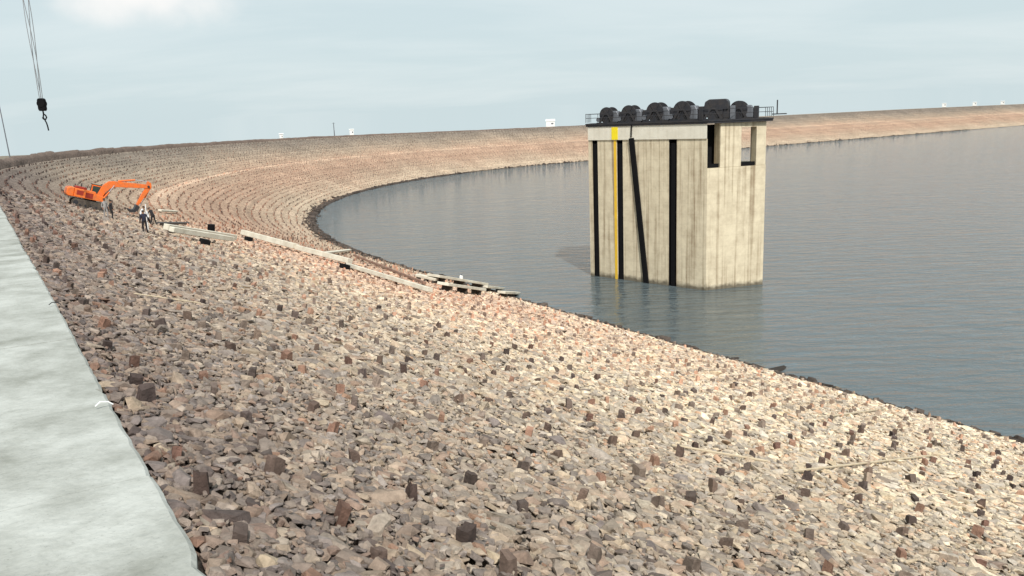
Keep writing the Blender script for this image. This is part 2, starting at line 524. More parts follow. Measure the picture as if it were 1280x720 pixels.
class MB:
    """collects simple solids into one mesh"""

    def __init__(self):
        self.bm = bmesh.new()

    def poly(self, pts, ext):
        """prism: polygon pts (3D list) swept along vector ext"""
        a = [self.bm.verts.new(p) for p in pts]
        e = Vector(ext)
        b = [self.bm.verts.new(Vector(p) + e) for p in pts]
        n = len(a)
        self.bm.faces.new(a)
        self.bm.faces.new(b[::-1])
        for i in range(n):
            self.bm.faces.new([a[i], b[i], b[(i + 1) % n], a[(i + 1) % n]])
        return self

    def box(self, x0, x1, y0, y1, z0, z1):
        return self.poly([(x0, y0, z0), (x1, y0, z0), (x1, y1, z0), (x0, y1, z0)], (0, 0, z1 - z0))

    def profile(self, pts, y0, y1):
        """x-z outline extruded in y"""
        return self.poly([(p[0], y0, p[1]) for p in pts], (0, y1 - y0, 0))

    def cyl(self, p, q, r, n=12, r2=None):
        p, q = Vector(p), Vector(q)
        ax = (q - p).normalized()
        u = ax.orthogonal().normalized()
        w = ax.cross(u)
        r2 = r if r2 is None else r2
        A = [self.bm.verts.new(p + (u * math.cos(t) + w * math.sin(t)) * r) for t in [2 * math.pi * i / n for i in range(n)]]
        B = [self.bm.verts.new(q + (u * math.cos(t) + w * math.sin(t)) * r2) for t in [2 * math.pi * i / n for i in range(n)]]
        self.bm.faces.new(A[::-1])
        self.bm.faces.new(B)
        for i in range(n):
            self.bm.faces.new([A[i], A[(i + 1) % n], B[(i + 1) % n], B[i]])
        return self

    def beam(self, p, q, w, h, up=(0, 0, 1)):
        p, q = Vector(p), Vector(q)
        ax = (q - p).normalized()
        s = ax.cross(Vector(up)).normalized()
        u = s.cross(ax).normalized()
        pts = [p + s * a * w / 2 + u * b * h / 2 for a, b in ((-1, -1), (1, -1), (1, 1), (-1, 1))]
        return self.poly(pts, q - p)

    def tube(self, pts, r, n=6):
        rings = []
        pts = [Vector(p) for p in pts]
        prev = None
        for i, p in enumerate(pts):
            ax = (pts[min(i + 1, len(pts) - 1)] - pts[max(i - 1, 0)]).normalized()
            u = ax.orthogonal().normalized() if prev is None else (prev - ax * prev.dot(ax)).normalized()
            prev = u
            w = ax.cross(u)
            rings.append([self.bm.verts.new(p + (u * math.cos(2 * math.pi * k / n) + w * math.sin(2 * math.pi * k / n)) * r) for k in range(n)])
        for a, b in zip(rings, rings[1:]):
            for k in range(n):
                self.bm.faces.new([a[k], a[(k + 1) % n], b[(k + 1) % n], b[k]])
        self.bm.faces.new(rings[0][::-1])
        self.bm.faces.new(rings[-1])
        return self

    def build(self, name, material, parent=None, bevel=0.0, smooth=False):
        bmesh.ops.recalc_face_normals(self.bm, faces=self.bm.faces)
        if bevel:
            ed = [e for e in self.bm.edges if len(e.link_faces) == 2 and e.calc_face_angle(0) > 0.5]
            bmesh.ops.bevel(self.bm, geom=ed, offset=bevel, segments=1, affect='EDGES', clamp_overlap=True)
        me = bpy.data.meshes.new(name)
        self.bm.to_mesh(me)
        self.bm.free()
        if smooth:
            for p in me.polygons:
                p.use_smooth = True
        return link(name, me, material, parent)


# ------------------------------------------------------------------ the setting
# ground far beyond and below the dam
G = 4200
o = link('ground', np_mesh('ground', np.array([[-G, -G, -60], [G, -G, -60], [G, G, -60], [-G, G, -60]], float), np.array([[0, 1, 2, 3]])), M_LAND)
tag(o, 'dry land below the dam', kind='structure')

# reservoir water
ss = np.concatenate([np.arange(-500, A0, 40), np.arange(A0, S1, 6), np.arange(S1, 2600, 60)])
edge = so_to_world(ss, np.full(len(ss), 2.0), 0.0)
pa, pd = (-500., 2500.)
far_c = np.array([[pa * AX[0] + pd * NR[0], pa * AX[1] + pd * NR[1], 0.0]])
wv = np.concatenate([edge, far_c])
me = bpy.data.meshes.new('water')
me.from_pydata([tuple(v) for v in wv], [], [tuple(range(len(wv)))])
me.update()
if me.polygons[0].normal.z < 0:
    me.flip_normals()
tag(link('water', me, M_WATER), 'grey-blue rippled reservoir water', kind='structure')


CRS = np.random.default_rng(3).normal(0, 0.075, 120)      # courses laid in different batches of stone


def tintfield(P, s, o):
    """broad colour of the stone: paler towards the water, redder belt half way, greyer high up"""
    z = slope_z(s, o)
    n1 = np.sin(P[:, 0] * 0.071 + 1.3) * np.sin(P[:, 1] * 0.053 + 0.4) + 0.5 * np.sin(P[:, 0] * 0.19 + P[:, 1] * 0.15)
    pale = np.clip((15.0 - z + 0.7 * n1) / 5.6, 0, 1)
    low = np.clip((3.0 - z) / 3.0, 0, 1)
    red = 1.25 * np.exp(-((z - 6.5 - n1) / 4.2) ** 2) * np.clip((s - 22) / 35, 0, 1)
    c = np.ones((len(P), 3)) * np.where(s[:, None] < 100, np.array([0.62, 0.56, 0.57]), np.array([0.62, 0.56, 0.57]) + np.clip((s[:, None] - 90) / 70, 0, 1) * np.array([0.37, 0.40, 0.34]))
    c = c * (1 - pale[:, None]) + pale[:, None] * np.array([1.58, 1.50, 1.35]) - np.clip((s[:, None] - 60) / 80, 0, 1) * np.array([0.40, 0.38, 0.32])
    c *= 1 + red[:, None] * (np.array([0.98, 0.86, 0.84]) - 1)
    c *= 1 + low[:, None] * 0.12
    bn = bench(s) * np.exp(-((o - 28.1) / 1.1) ** 2)
    c *= 1 + bn[:, None] * 0.75
    cr_ = CRS[np.clip((o / 0.8).astype(int) + 20, 0, 119)]
    c *= 1 + cr_[:, None] * np.clip((s[:, None] - 40) / 60, 0.25, 1)
    wet = np.clip((0.32 - z) / 0.22, 0, 1)[:, None]
    return c * (1 - wet * 0.74)


# the pitched upstream face with the crest and the downstream side, one sheet
S = np.concatenate([np.arange(-300, -20, 20), np.arange(-20, 120, 1.5), np.arange(120, 480, 2.5), np.arange(480, 1000, 6), np.arange(1000, 2600, 50)])
O = np.concatenate([[-25, -12, -6, -3, -1.5], np.arange(-0.8, OC, 0.8), [OC]])
SS, OO = np.meshgrid(S, O, indexing='ij')
ZZ = slope_z(SS, OO)
P = so_to_world(SS.ravel(), OO.ravel(), ZZ.ravel())
P[:, 2] += 0.10 * np.sin(P[:, 0] * 0.61 + 2 * np.sin(P[:, 1] * 0.23)) * np.sin(P[:, 1] * 0.47) * (OO.ravel() < OC - 2)
P[:, 2] -= 0.11 * np.clip((96 - SS.ravel()) / 6, 0, 1) * (OO.ravel() > -1)
ni, nj = SS.shape
idx = np.arange(ni * nj).reshape(ni, nj)
F = np.stack([idx[:-1, :-1], idx[1:, :-1], idx[1:, 1:], idx[:-1, 1:]], -1).reshape(-1, 4)
me = np_mesh('dam_face', P, F, tintfield(P, SS.ravel(), OO.ravel()), smooth=True)
me.flip_normals()
face = link('dam_face', me, M_FACE)
tag(face, 'long curved embankment face pitched with rough stone', kind='structure')

# crest road and downstream slope
O2 = np.array([OC, OC + 0.02, OC + 9.0, OC + 60, OC + 170])
def crest_prof(s):
    zc = crest_z(s)
    return [zc - 0.004, zc - 0.003, zc + 0.0, zc - 24, -59.9 + 0 * zc]
CP = np.stack(crest_prof(S), -1)
SS2, OO2 = np.meshgrid(S, O2, indexing='ij')
P2 = so_to_world(SS2.ravel(), OO2.ravel(), CP.ravel())
ni, nj = SS2.shape
idx = np.arange(ni * nj).reshape(ni, nj)
F2 = np.stack([idx[:-1, :-1], idx[1:, :-1], idx[1:, 1:], idx[:-1, 1:]], -1).reshape(-1, 4)
me = np_mesh('crest_road', P2, F2)
me.flip_normals()
tag(link('crest_road', me, M_GRAVEL), 'gravel road along the crest of the dam', kind='structure')

# dark earth bank heaped along the crest round the bay
bs = np.concatenate([np.arange(96, 500, 1.5)])
bh = np.interp(bs, [96, 112, 150, 175, 230, 300, 380, 500], [0.05, 0.9, 1.5, 1.5, 1.1, 0.75, 0.5, 0.2]) * (1 + 0.10 * np.sin(bs * 0.31) * np.sin(bs * 0.117 + 1) + 0.06 * rng.standard_normal(len(bs)))
prof = [(0.0, -0.3), (0.25, 0.55), (0.9, 1.0), (1.7, 0.97), (2.6, 0.45), (3.4, -0.2)]
V = []
for po, pz in prof:
    V.append(so_to_world(bs, OC + po + 0.15 + 0.12 * rng.standard_normal(len(bs)), crest_z(bs) + (bh * pz if pz > 0 else pz)))
V = np.stack(V, 1)
ni, nj = V.shape[:2]
idx = np.arange(ni * nj).reshape(ni, nj)
Fb = np.stack([idx[:-1, :-1], idx[1:, :-1], idx[1:, 1:], idx[:-1, 1:]], -1).reshape(-1, 4)
me = np_mesh('crest_bank', V.reshape(-1, 3), Fb, smooth=True)
me.flip_normals()
tag(link('crest_bank', me, M_SOIL), 'dark brown earth bank heaped along the dam crest', kind='structure')

# concrete strip along the near crest, cast in slabs
strip = empty('crest_path')
tag(strip, 'pale concrete strip along the edge of the dam crest', kind='structure')
a = -14.0
k = 0
while a < 96:
    ln = random.uniform(3.6, 4.6)
    n = 14
    b = MB()
    e0 = OC + random.uniform(-0.015, 0.02)
    top = []
    for i in range(n + 1):
        s_ = a + 0.004 + (ln - 0.008) * i / n
        oo = e0 + random.uniform(-0.014, 0.014) + (0.06 if random.random() < 0.05 else 0)
        top.append((s_, oo))
    hz = 16.0 + random.uniform(-0.006, 0.006)
    def w_(s_, o_, z_):
        q = so_to_world(np.array(s_), np.array(o_), z_)
        return Vector((float(q[0]), float(q[1]), z_))
    rows = []
    for (s_, oo) in top:
        rows.append([b.bm.verts.new(w_(s_, oo + 0.02, 15.3)), b.bm.verts.new(w_(s_, oo, hz - 0.04)), b.bm.verts.new(w_(s_, oo + 0.04 + random.uniform(0, .012), hz)),
                     b.bm.verts.new(w_(s_, OC + 1.3, hz + 0.015)), b.bm.verts.new(w_(s_, OC + 3.6, hz)), b.bm.verts.new(w_(s_, OC + 3.62, 15.3))])
    for r0, r1 in zip(rows, rows[1:]):
        for q in range(5):
            b.bm.faces.new([r0[q], r1[q], r1[q + 1], r0[q + 1]])
    b.bm.faces.new(rows[0]); b.bm.faces.new(rows[-1][::-1])
    b.build('concrete_slab', M_SLAB, strip)
    a += ln
    k += 1

# ------------------------------------------------------------------ stones
PAL = np.array([(0.37, 0.32, 0.265), (0.31, 0.275, 0.235), (0.24, 0.215, 0.195), (0.40, 0.33, 0.26), (0.47, 0.42, 0.345), (0.35, 0.27, 0.215), (0.34, 0.31, 0.28), (0.43, 0.365, 0.28), (0.17, 0.145, 0.13), (0.37, 0.25, 0.18)])
PALW = np.array([.16, .16, .12, .13, .12, .08, .1, .07, .04, .02])
PALU = np.array([(0.15, 0.115, 0.095), (0.12, 0.09, 0.075), (0.10, 0.082, 0.074), (0.18, 0.115, 0.088), (0.17, 0.14, 0.12), (0.075, 0.06, 0.054), (0.20, 0.125, 0.095)])


def rock_variant(npts, seed):
    """angular broken stone: hull of points scattered on a squarish lump, deep underside left off"""
    g = np.random.default_rng(seed)
    p = g.uniform(-1, 1, (npts, 3))
    p /= np.maximum(np.linalg.norm(p, axis=1), 1e-6)[:, None]
    p /= (np.abs(p) ** 3.2).sum(1)[:, None] ** (1 / 3.2)
    p *= g.uniform(0.72, 1.08, (npts, 1))
    p[:, 0] += p[:, 1] * g.normal(0, .25)
    p[:, 2] = np.minimum(p[:, 2], 0.78 + p[:, 0] * g.normal(0, .22) + p[:, 1] * g.normal(0, .22))
    bm = bmesh.new()
    for q in p:
        bm.verts.new(q)
    r = bmesh.ops.convex_hull(bm, input=bm.verts)
    junk = [v for v in bm.verts if not v.link_faces]
    bmesh.ops.delete(bm, geom=junk, context='VERTS')
    bmesh.ops.delete(bm, geom=[f for f in bm.faces if f.calc_center_median().z < -0.45], context='FACES')
    bmesh.ops.triangulate(bm, faces=bm.faces)
    bm.verts.ensure_lookup_table()
    bm.verts.index_update()
    V = np.array([v.co[:] for v in bm.verts])
    F = np.array([[v.index for v in f.verts] for f in bm.faces])
    bm.free()
    return V, F


def block_variant(div, seed):
    """upright set block: roughly squared, broken top, a little taper"""
    g = np.random.default_rng(seed)
    bm = bmesh.new()
    bmesh.ops.create_cube(bm, size=2)
    if div:
        bmesh.ops.subdivide_edges(bm, edges=bm.edges, cuts=1, use_grid_fill=True)
    bmesh.ops.delete(bm, geom=[f for f in bm.faces if f.calc_center_median().z < -0.95], context='FACES')
    bmesh.ops.triangulate(bm, faces=bm.faces)
    bm.verts.ensure_lookup_table()
    V = np.array([v.co[:] for v in bm.verts])
    F = np.array([[v.index for v in f.verts] for f in bm.faces])
    bm.free()
    tap = 1 - 0.12 * g.random() * (V[:, 2] + 1)
    V[:, 0] *= tap; V[:, 1] *= tap
    V[:, 2] += V[:, 0] * g.normal(0, 0.14) + V[:, 1] * g.normal(0, 0.14)
    V += g.normal(0, 0.055 if div else 0.09, V.shape)
    if div:
        c = (np.abs(V[:, :2]).max(1) > 0.6) & (V[:, 2] > 0.6)
        V[c, 2] -= np.abs(g.normal(0, 0.12, c.sum()))
    return V, F


def instance_arrays(variants, which, T, pos, tint):
    """concatenate transformed copies: T (n,3,3) matrices"""
    Vs, Fs, Cs = [], [], []
    off = 0
    for v in range(len(variants)):
        I = np.where(which == v)[0]
        if len(I) == 0:
            continue
        V, F = variants[v]
        W = np.einsum('nij,kj->nki', T[I], V) + pos[I][:, None, :]
        Vs.append(W.reshape(-1, 3))
        Fs.append((F[None] + off + (np.arange(len(I)) * len(V))[:, None, None]).reshape(-1, 3))
        Cs.append(np.repeat(tint[I], len(V), 0))
        off += len(I) * len(V)
    return np.concatenate(Vs), np.concatenate(Fs), np.concatenate(Cs)


def frames(s, o):
    """(n,3,3) matrices with columns along, downslope, normal"""
    e = 0.4
    p0 = so_to_world(s, o, slope_z(s, o))
    pa_ = so_to_world(s + e, o, slope_z(s + e, o)) - p0
    pd_ = so_to_world(s, o - e, slope_z(s, o - e)) - p0
    pa_ /= np.linalg.norm(pa_, axis=1)[:, None]
    pd_ /= np.linalg.norm(pd_, axis=1)[:, None]
    nn = np.cross(pd_, pa_)
    nn *= np.sign(nn[:, 2:3])
    pd_ = np.cross(nn, pa_)
    return p0, np.stack([pa_, pd_, nn], -1)


def rot3(ax_, ang):
    n = len(ang)
    c, s_ = np.cos(ang), np.sin(ang)
    M = np.zeros((n, 3, 3))
    i, j, k_ = {'x': (0, 1, 2), 'y': (1, 2, 0), 'z': (2, 0, 1)}[ax_]
    M[:, i, i] = 1
    M[:, j, j] = c; M[:, k_, k_] = c
    M[:, j, k_] = -s_; M[:, k_, j] = s_
    return M


def scale3(sx, sy, sz):
    M = np.zeros((len(sx), 3, 3))
    M[:, 0, 0], M[:, 1, 1], M[:, 2, 2] = sx, sy, sz
    return M


def in_view(P, mx_=150, my=110):
    x, y, w = project(P)
    return (w > 0.5) & (x > -mx_) & (x < 1280 + mx_) & (y < 720 + my) & (y > -50), x, y, w


def mat4(T, p):
    Mx = Matrix.Identity(4)
    for i in range(3):
        for j in range(3):
            Mx[i][j] = T[i, j]
        Mx[i][3] = p[i]
    return Mx


# --- laid stones
def lay(step, dmin, dmax):
    s = np.arange(-8, 95, step)
    o_ = np.arange(-1.2, OC - 0.12, step * 0.86)
    A, B = np.meshgrid(s, o_)
    A = A + (np.arange(len(o_))[:, None] % 2) * step * 0.5
    A = A.ravel() + rng.normal(0, step * 0.2, A.size)
    B = B.ravel() + rng.normal(0, step * 0.2, B.size)
    B = np.minimum(B, OC - 0.14)
    P = so_to_world(A, B, slope_z(A, B))
    ok, x, y, w = in_view(P)
    ok &= (w > dmin) & (w <= dmax)
    return A[ok], B[ok], w[ok], x[ok], y[ok]


fields = []
singles = []
for (step, d0, d1, sub, nv) in ((0.128, 0, 20, 20, 40), (0.155, 20, 46, 14, 24), (0.23, 46, 95, 11, 14)):
    s, o_, w, x, y = lay(step, d0, d1)
    # small chips filling joints near by
    big = np.ones(len(s))
    if d0 == 0:
        extra = rng.random(len(s)) < 0.35
        s = np.concatenate([s, s[extra] + rng.uniform(-.2, .2, extra.sum())]); o_ = np.concatenate([o_, np.minimum(o_[extra] + rng.uniform(-.2, .2, extra.sum()), OC - .1)])
        w = np.concatenate([w, w[extra]]); x = np.concatenate([x, x[extra]]); y = np.concatenate([y, y[extra]])
        big = np.concatenate([big, np.full(extra.sum(), 0.42)])
    n = len(s)
    p0, Fm = frames(s, o_)
    size = np.clip(np.exp(rng.normal(0.04, 0.28, n)), .5, 1.6) * np.where(rng.random(n) < 0.10, 1.7, 1.0) * step * big
    sx, sy, sz = size * rng.uniform(.55, 1.05, n), size * rng.uniform(.42, .68, n), size * rng.uniform(.28, .5, n)
    ang = rng.normal(0, 0.7, n)
    T = Fm @ rot3('z', ang) @ rot3('x', rng.normal(0.05, 0.24, n)) @ rot3('y', rng.normal(0, 0.2, n)) @ scale3(sx, sy, sz)
    pos = p0 + Fm[:, :, 2] * (rng.normal(0.0, 0.032, n) - 0.1 * sz + (big < 1) * 0.05)[:, None]
    tint = PAL[rng.choice(len(PAL), n, p=PALW)] * rng.uniform(.82, 1.18, (n, 1)) * tintfield(p0, s, o_)
    vs_ = [rock_variant(sub, 100 * sub + i) for i in range(nv)]
    which = rng.integers(0, nv, n)
    if d0 == 0:
        # the 300 stones that show largest are single objects
        inside = (x > 0) & (x < 1280) & (y < 712) & (big == 1)
        vis = np.where(inside, size / w, 0)
        pick = np.argsort(-vis)[:300]
        meshes = {}
        for q in pick:
            key = (which[q], int(rng.integers(0, 3)))
            if key not in meshes:
                V, F_ = vs_[which[q]]
                me = np_mesh('pitching_stone', V, F_, np.broadcast_to(tint[q], (len(V), 3)))
                me.materials.append(M_STONE)
                meshes[key] = me
            ob = bpy.data.objects.new('pitching_stone', meshes[key])
            col.objects.link(ob)
            ob.parent = face
            ob.matrix_world = mat4(T[q], pos[q])
        rest = np.ones(n, bool); rest[pick] = False
    else:
        rest = np.ones(n, bool)
    fields.append(instance_arrays(vs_, which[rest], T[rest], pos[rest], tint[rest]))
off = 0
VV, FF, CC = [], [], []
for V, F_, C_ in fields:
    VV.append(V); FF.append(F_ + off); CC.append(C_); off += len(V)
ob = link('stone_pitching', np_mesh('stone_pitching', np.concatenate(VV), np.concatenate(FF), np.concatenate(CC)), M_STONE, face)
ob['kind'] = 'stuff'

# --- blocks set upright in rows that follow the contours
sU, oU = [], []
for r_i, oo in enumerate(np.arange(0.9, OC - 0.6, 1.42)):
    st = np.concatenate([np.arange(-8, 330, 1.45), np.arange(330, 520, 1.6), np.arange(520, 950, 2.4)])
    st = st + (r_i % 2) * 0.7
    nj_ = len(st)
    keep = rng.random(nj_) > np.where(st < 120, 0.10, 0.16)
    sU.append(st[keep] + rng.normal(0, 0.16, keep.sum()))
    oU.append(oo + rng.normal(0, 0.10, keep.sum()) + 0.12 * np.sin(st[keep] * 0.13 + r_i))
sU = np.concatenate(sU); oU = np.concatenate(oU)
P = so_to_world(sU, oU, slope_z(sU, oU))
ok, x, y, w = in_view(P)
sU, oU, x, y, w = sU[ok], oU[ok], x[ok], y[ok], w[ok]
n = len(sU)
p0, Fm = frames(sU, oU)
hw = rng.uniform(.07, .12, n); th = rng.uniform(.06, .10, n); hh = rng.uniform(.12, .21, n)
bigk = rng.random(n) < 0.06
hw[bigk] *= 1.35
# stand between the slope normal and plumb
up = Fm[:, :, 2] * 0.6 + np.array([0, 0, 0.4])
up /= np.linalg.norm(up, axis=1)[:, None]
al = Fm[:, :, 0]
dn = np.cross(up, al)
Fu = np.stack([al, dn, up], -1)
T = Fu @ rot3('z', rng.normal(-0.35, 0.5, n)) @ rot3('x', rng.normal(0, 0.10, n)) @ rot3('y', rng.normal(0, 0.11, n)) @ scale3(hw, th, hh)
pos = p0 + up * (hh * rng.uniform(.25, .6, n))[:, None]
tf = tintfield(p0, sU, oU)
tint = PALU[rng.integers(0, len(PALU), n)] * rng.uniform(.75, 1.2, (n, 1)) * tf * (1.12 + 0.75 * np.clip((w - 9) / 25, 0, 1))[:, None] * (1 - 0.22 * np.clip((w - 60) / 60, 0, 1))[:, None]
score = np.where((x > 0) & (x < 1280) & (y > 0) & (y < 716), hw * hh / w ** 2, 0)
pick = np.argsort(-score)[:300]
vb = [block_variant(1, 900 + i) for i in range(12)]
meshes = {}
for q in pick:
    v = int(rng.integers(0, len(vb)))
    key = (v, int(rng.integers(0, 4)))
    if key not in meshes:
        V, F_ = vb[v]
        me = np_mesh('upright_stone', V, F_, np.broadcast_to(tint[q], (len(V), 3)))
        me.materials.append(M_STONE)
        meshes[key] = me
    ob = bpy.data.objects.new('upright_stone', meshes[key])
    col.objects.link(ob)
    ob.parent = face
    ob.matrix_world = mat4(T[q], pos[q])
rest = np.ones(n, bool); rest[pick] = False
vb0 = [block_variant(0, 950 + i) for i in range(14)]
V, F_, C_ = instance_arrays(vb0, rng.integers(0, 14, rest.sum()), T[rest], pos[rest], tint[rest])
ob = link('upright_stone_rows', np_mesh('upright_stone_rows', V, F_, C_), M_STONE, face)
ob['kind'] = 'stuff'

# --- dark wet stones along the waterline
n = 5200
s = np.concatenate([rng.uniform(10, 330, n), rng.uniform(330, 800, 1500), rng.uniform(110, 215, 900)])
o_ = np.concatenate([rng.normal(0.15, 0.45, n), rng.normal(0.2, 0.7, 1500), -np.abs(rng.normal(0, 1.6, 900))])
n = len(s)
o_ = np.where(rng.random(n) < 0.3, o_, np.abs(o_) * 0.6)
p0, Fm = frames(s, o_)
size = np.exp(rng.normal(-1.55, 0.4, n)) * np.where(s > 110, 1.35, 0.9)
T = Fm @ rot3('z', rng.uniform(0, 6.28, n)) @ scale3(size, size * rng.uniform(.6, .9, n), size * rng.uniform(.45, .8, n))
tint = np.array([0.055, 0.043, 0.036]) * rng.uniform(.6, 1.9, (n, 1))
vs_ = [rock_variant(16, 700 + i) for i in range(10)]
V, F_, C_ = instance_arrays(vs_, rng.integers(0, 10, n), T, p0 + Fm[:, :, 2] * (size * 0.15)[:, None], tint)
ob = link('waterline_stones', np_mesh('waterline_stones', V, F_, C_), M_STONE, face)
ob['kind'] = 'stuff'

# ------------------------------------------------------------------ intake tower
TOP = 18.85
hexd = [(-43.0, 16.4), (17.5, 7.6), (77.5, 7.6), (137.0, 16.4), (197.5, 7.6), (257.5, 7.6)]
A_ = np.array([10.25, 101.6])
B_ = np.array([22.3, 90.0])
C2 = np.array([29.55, 92.25])
D_ = C2 + 7.6 * np.array([math.cos(R(77.5)), math.sin(R(77.5))])
E_ = D_ + (A_ - B_)
F2_ = A_ + (D_ - C2)
tower = empty('intake_tower', Matrix.Translation((20.0, 97.0, 0.0)))
tag(tower, 'tall pale concrete intake tower standing in the water with dark slots and hoist deck', 'tower')
TO = np.array([20.0, 97.0])


def v3(p, z=0.0):
    return (p[0] - TO[0], p[1] - TO[1], z)


AB = (B_ - A_); LAB = np.linalg.norm(AB); uAB = AB / LAB; nAB = np.array([uAB[1], -uAB[0]])
BC = (C2 - B_); LBC = np.linalg.norm(BC); uBC = BC / LBC; nBC = np.array([uBC[1], -uBC[0]])
slots = [(0.035, 0.085), (0.26, 0.312), (0.70, 0.765)]     # fractions of the left face


def notched(depth):
    pts = [A_]
    for f0, f1 in slots:
        p0_, p1_ = A_ + AB * f0, A_ + AB * f1
        pts += [p0_, p0_ - nAB * depth, p1_ - nAB * depth, p1_]
    return pts + [B_, C2, D_, E_, F2_]


SILL = TOP - 4.9
LINT = TOP - 1.65
MB().poly([v3(p, -9) for p in notched(1.1)], (0, 0, SILL + 9)).build('shaft', M_TOWER, tower)
# upper wall on the slotted side
wall = [A_]
for f0, f1 in slots:
    p0_, p1_ = A_ + AB * f0, A_ + AB * f1
    wall += [p0_, p0_ - nAB * 1.1, p1_ - nAB * 1.1, p1_]
wall += [B_, B_ - nAB * 1.5 - uAB * 1.1, A_ - nAB * 1.5 + uAB * 0.9]
MB().poly([v3(p, SILL + 0.003) for p in wall], (0, 0, LINT - SILL - 0.006)).build('upper_wall', M_TOWER, tower)
lw = [A_ + nAB * 0.12, B_ + nAB * 0.12, B_ - nAB * 1.5 - uAB * 1.1, A_ - nAB * 1.5 + uAB * 0.9]
MB().poly([v3(p, LINT) for p in lw], (0, 0, TOP - LINT)).build('lintel', M_LINTEL, tower, bevel=0.03)


def pier(f0, f1, z1=TOP, depth=1.3):
    q = [B_ + BC * f0, B_ + BC * f1, B_ + BC * f1 - nBC * depth, B_ + BC * f0 - nBC * depth]
    MB().poly([v3(p, SILL + 0.003) for p in q], (0, 0, z1 - SILL - 0.006)).build('pier', M_TOWER, tower, bevel=0.03)


pier(0.215, 0.57)
pier(0.83, 0.995, depth=1.0)
q = [B_ + BC * 0.572, B_ + BC * 0.828, B_ + BC * 0.828 - nBC * 0.9, B_ + BC * 0.572 - nBC * 0.9]
MB().poly([v3(p, TOP - 0.55) for p in q], (0, 0, 0.55 - 0.003)).build('head_beam', M_TOWER, tower)
for c_, d_ in ((D_, (-0.75, -0.6)), (E_, (0.3, -0.9)), (F2_, (0.8, -0.1))):
    q = c_ + np.array(d_)
    MB().box(q[0] - TO[0] - .5, q[0] - TO[0] + .5, q[1] - TO[1] - .5, q[1] - TO[1] + .5, SILL, TOP).build('column', M_TOWER, tower, bevel=0.03)
# added black panel giving the corner opening a shaded interior
q1 = B_ + BC * 0.0 - nBC * 2.0
MB().beam(v3(q1 + uBC * 0.7, SILL + 2.4), v3(q1 + uBC * 2.25, SILL + 2.4), 0.2, 4.7).build('chamber_shade_panel', M_BLACK, tower)
# black kerbs at the sill of the openings
for f0, f1 in ((0.03, 0.2), (0.58, 0.82)):
    q = [B_ + BC * f0 - nBC * 0.15, B_ + BC * f1 - nBC * 0.15, B_ + BC * f1 - nBC * 0.5, B_ + BC * f0 - nBC * 0.5]
    MB().poly([v3(p, SILL + 0.002) for p in q], (0, 0, 0.45)).build('sill_guard', M_BLACK, tower)
# black linings and panels added so the slots read as deep shade
for f0, f1 in slots:
    p0_, p1_ = A_ + AB * (f0 + 0.0015) - nAB * 0.06, A_ + AB * (f1 - 0.0015) - nAB * 0.06
    b = MB()
    dp = nAB * 0.98
    t_ = uAB * 0.05
    b.poly([v3(p, -8.5) for p in (p0_, p0_ - dp, p1_ - dp, p1_, p1_ - t_, p1_ - t_ - dp + nAB * .05, p0_ + t_ - dp + nAB * .05, p0_ + t_)], (0, 0, LINT - 0.02 + 8.5))
    b.build('slot_shade_lining', M_BLACK, tower)
    mid = (p0_ + p1_) / 2 - nAB * 0.12
    MB().beam(v3(mid, -8.5), v3(mid, LINT - 0.4), 0.55, 0.16, up=(nAB[0], nAB[1], 0)).build('slot_shade_panel', M_BLACK, tower)
# leaning black pipe
p0_ = A_ + AB * 0.395 + nAB * 0.15
p1_ = A_ + AB * 0.545 + nAB * 0.15
MB().beam(v3(p0_, LINT + 0.2), v3(p1_, -4.0), 0.72, 0.22, up=(nAB[0], nAB[1], 0)).build('leaning_chute', M_BLACK, tower, bevel=0.04)
MB().cyl(v3(A_ + AB * 0.395 + nAB * 0.22, LINT + 0.3), v3(A_ + AB * 0.40 + nAB * 0.22, TOP + 0.1), 0.08, 8).build('hanging_cable', M_BLACK, tower)
# yellow gauge board painted beside the second slot, brighter plate on the lintel
q = [A_ + AB * 0.234 + nAB * 0.02, A_ + AB * 0.256 + nAB * 0.02]
MB().beam(v3((q[0] + q[1]) / 2, -1), v3((q[0] + q[1]) / 2, LINT - 0.02), LAB * 0.022, 0.035, up=(nAB[0], nAB[1], 0)).build('gauge_board', M_YELLOW, tower)
q = A_ + AB * 0.248 + nAB * 0.135
MB().beam(v3(q, LINT + 0.05), v3(q, TOP - 0.1), LAB * 0.055, 0.03, up=(nAB[0], nAB[1], 0)).build('gauge_plate', mat('bright_yellow', (0.86, 0.70, 0.02), 0.5, noise=(2, 0.4, (0.75, 0.52, 0.03))), tower)
# steel deck with edge beams and railing
deck = [A_ + nAB * 0.2 - uAB * 0.2, B_ + nAB * 0.2 + np.array([0.1, -0.15]), C2 + nBC * 0.45 + uBC * 0.5, D_ + np.array([0.6, 0.2]), E_, F2_ + np.array([-0.5, 0.2])]
MB().poly([v3(p, TOP + 0.003) for p in deck], (0, 0, 0.22)).build('deck', M_STEEL, tower)
for i in range(6):
    p, q = deck[i], deck[(i + 1) % 6]
    MB().beam(v3(p, TOP + 0.30), v3(q, TOP + 0.30), 0.14, 0.16).build('edge_beam', M_STEEL, tower)
    npost = max(2, int(np.linalg.norm(q - p) / 1.8))
    for j in range(npost):
        w_p = p + (q - p) * (j / npost)
        MB().cyl(v3(w_p, TOP + 0.5), v3(w_p, TOP + 1.55), 0.03, 6).build('rail_post', M_STEEL, tower)
    for hz in (1.05, 1.55):
        MB().cyl(v3(p, TOP + hz), v3(q, TOP + hz), 0.028, 6).build('handrail', M_STEEL, tower)
dp_ = (C2 + nBC * .45 + uBC * .5)
MB().beam(v3(dp_, TOP + 0.75), v3(dp_ + uBC * 1.6, TOP + 0.75), 0.5, 0.12).build('bracket', M_STEEL, tower)
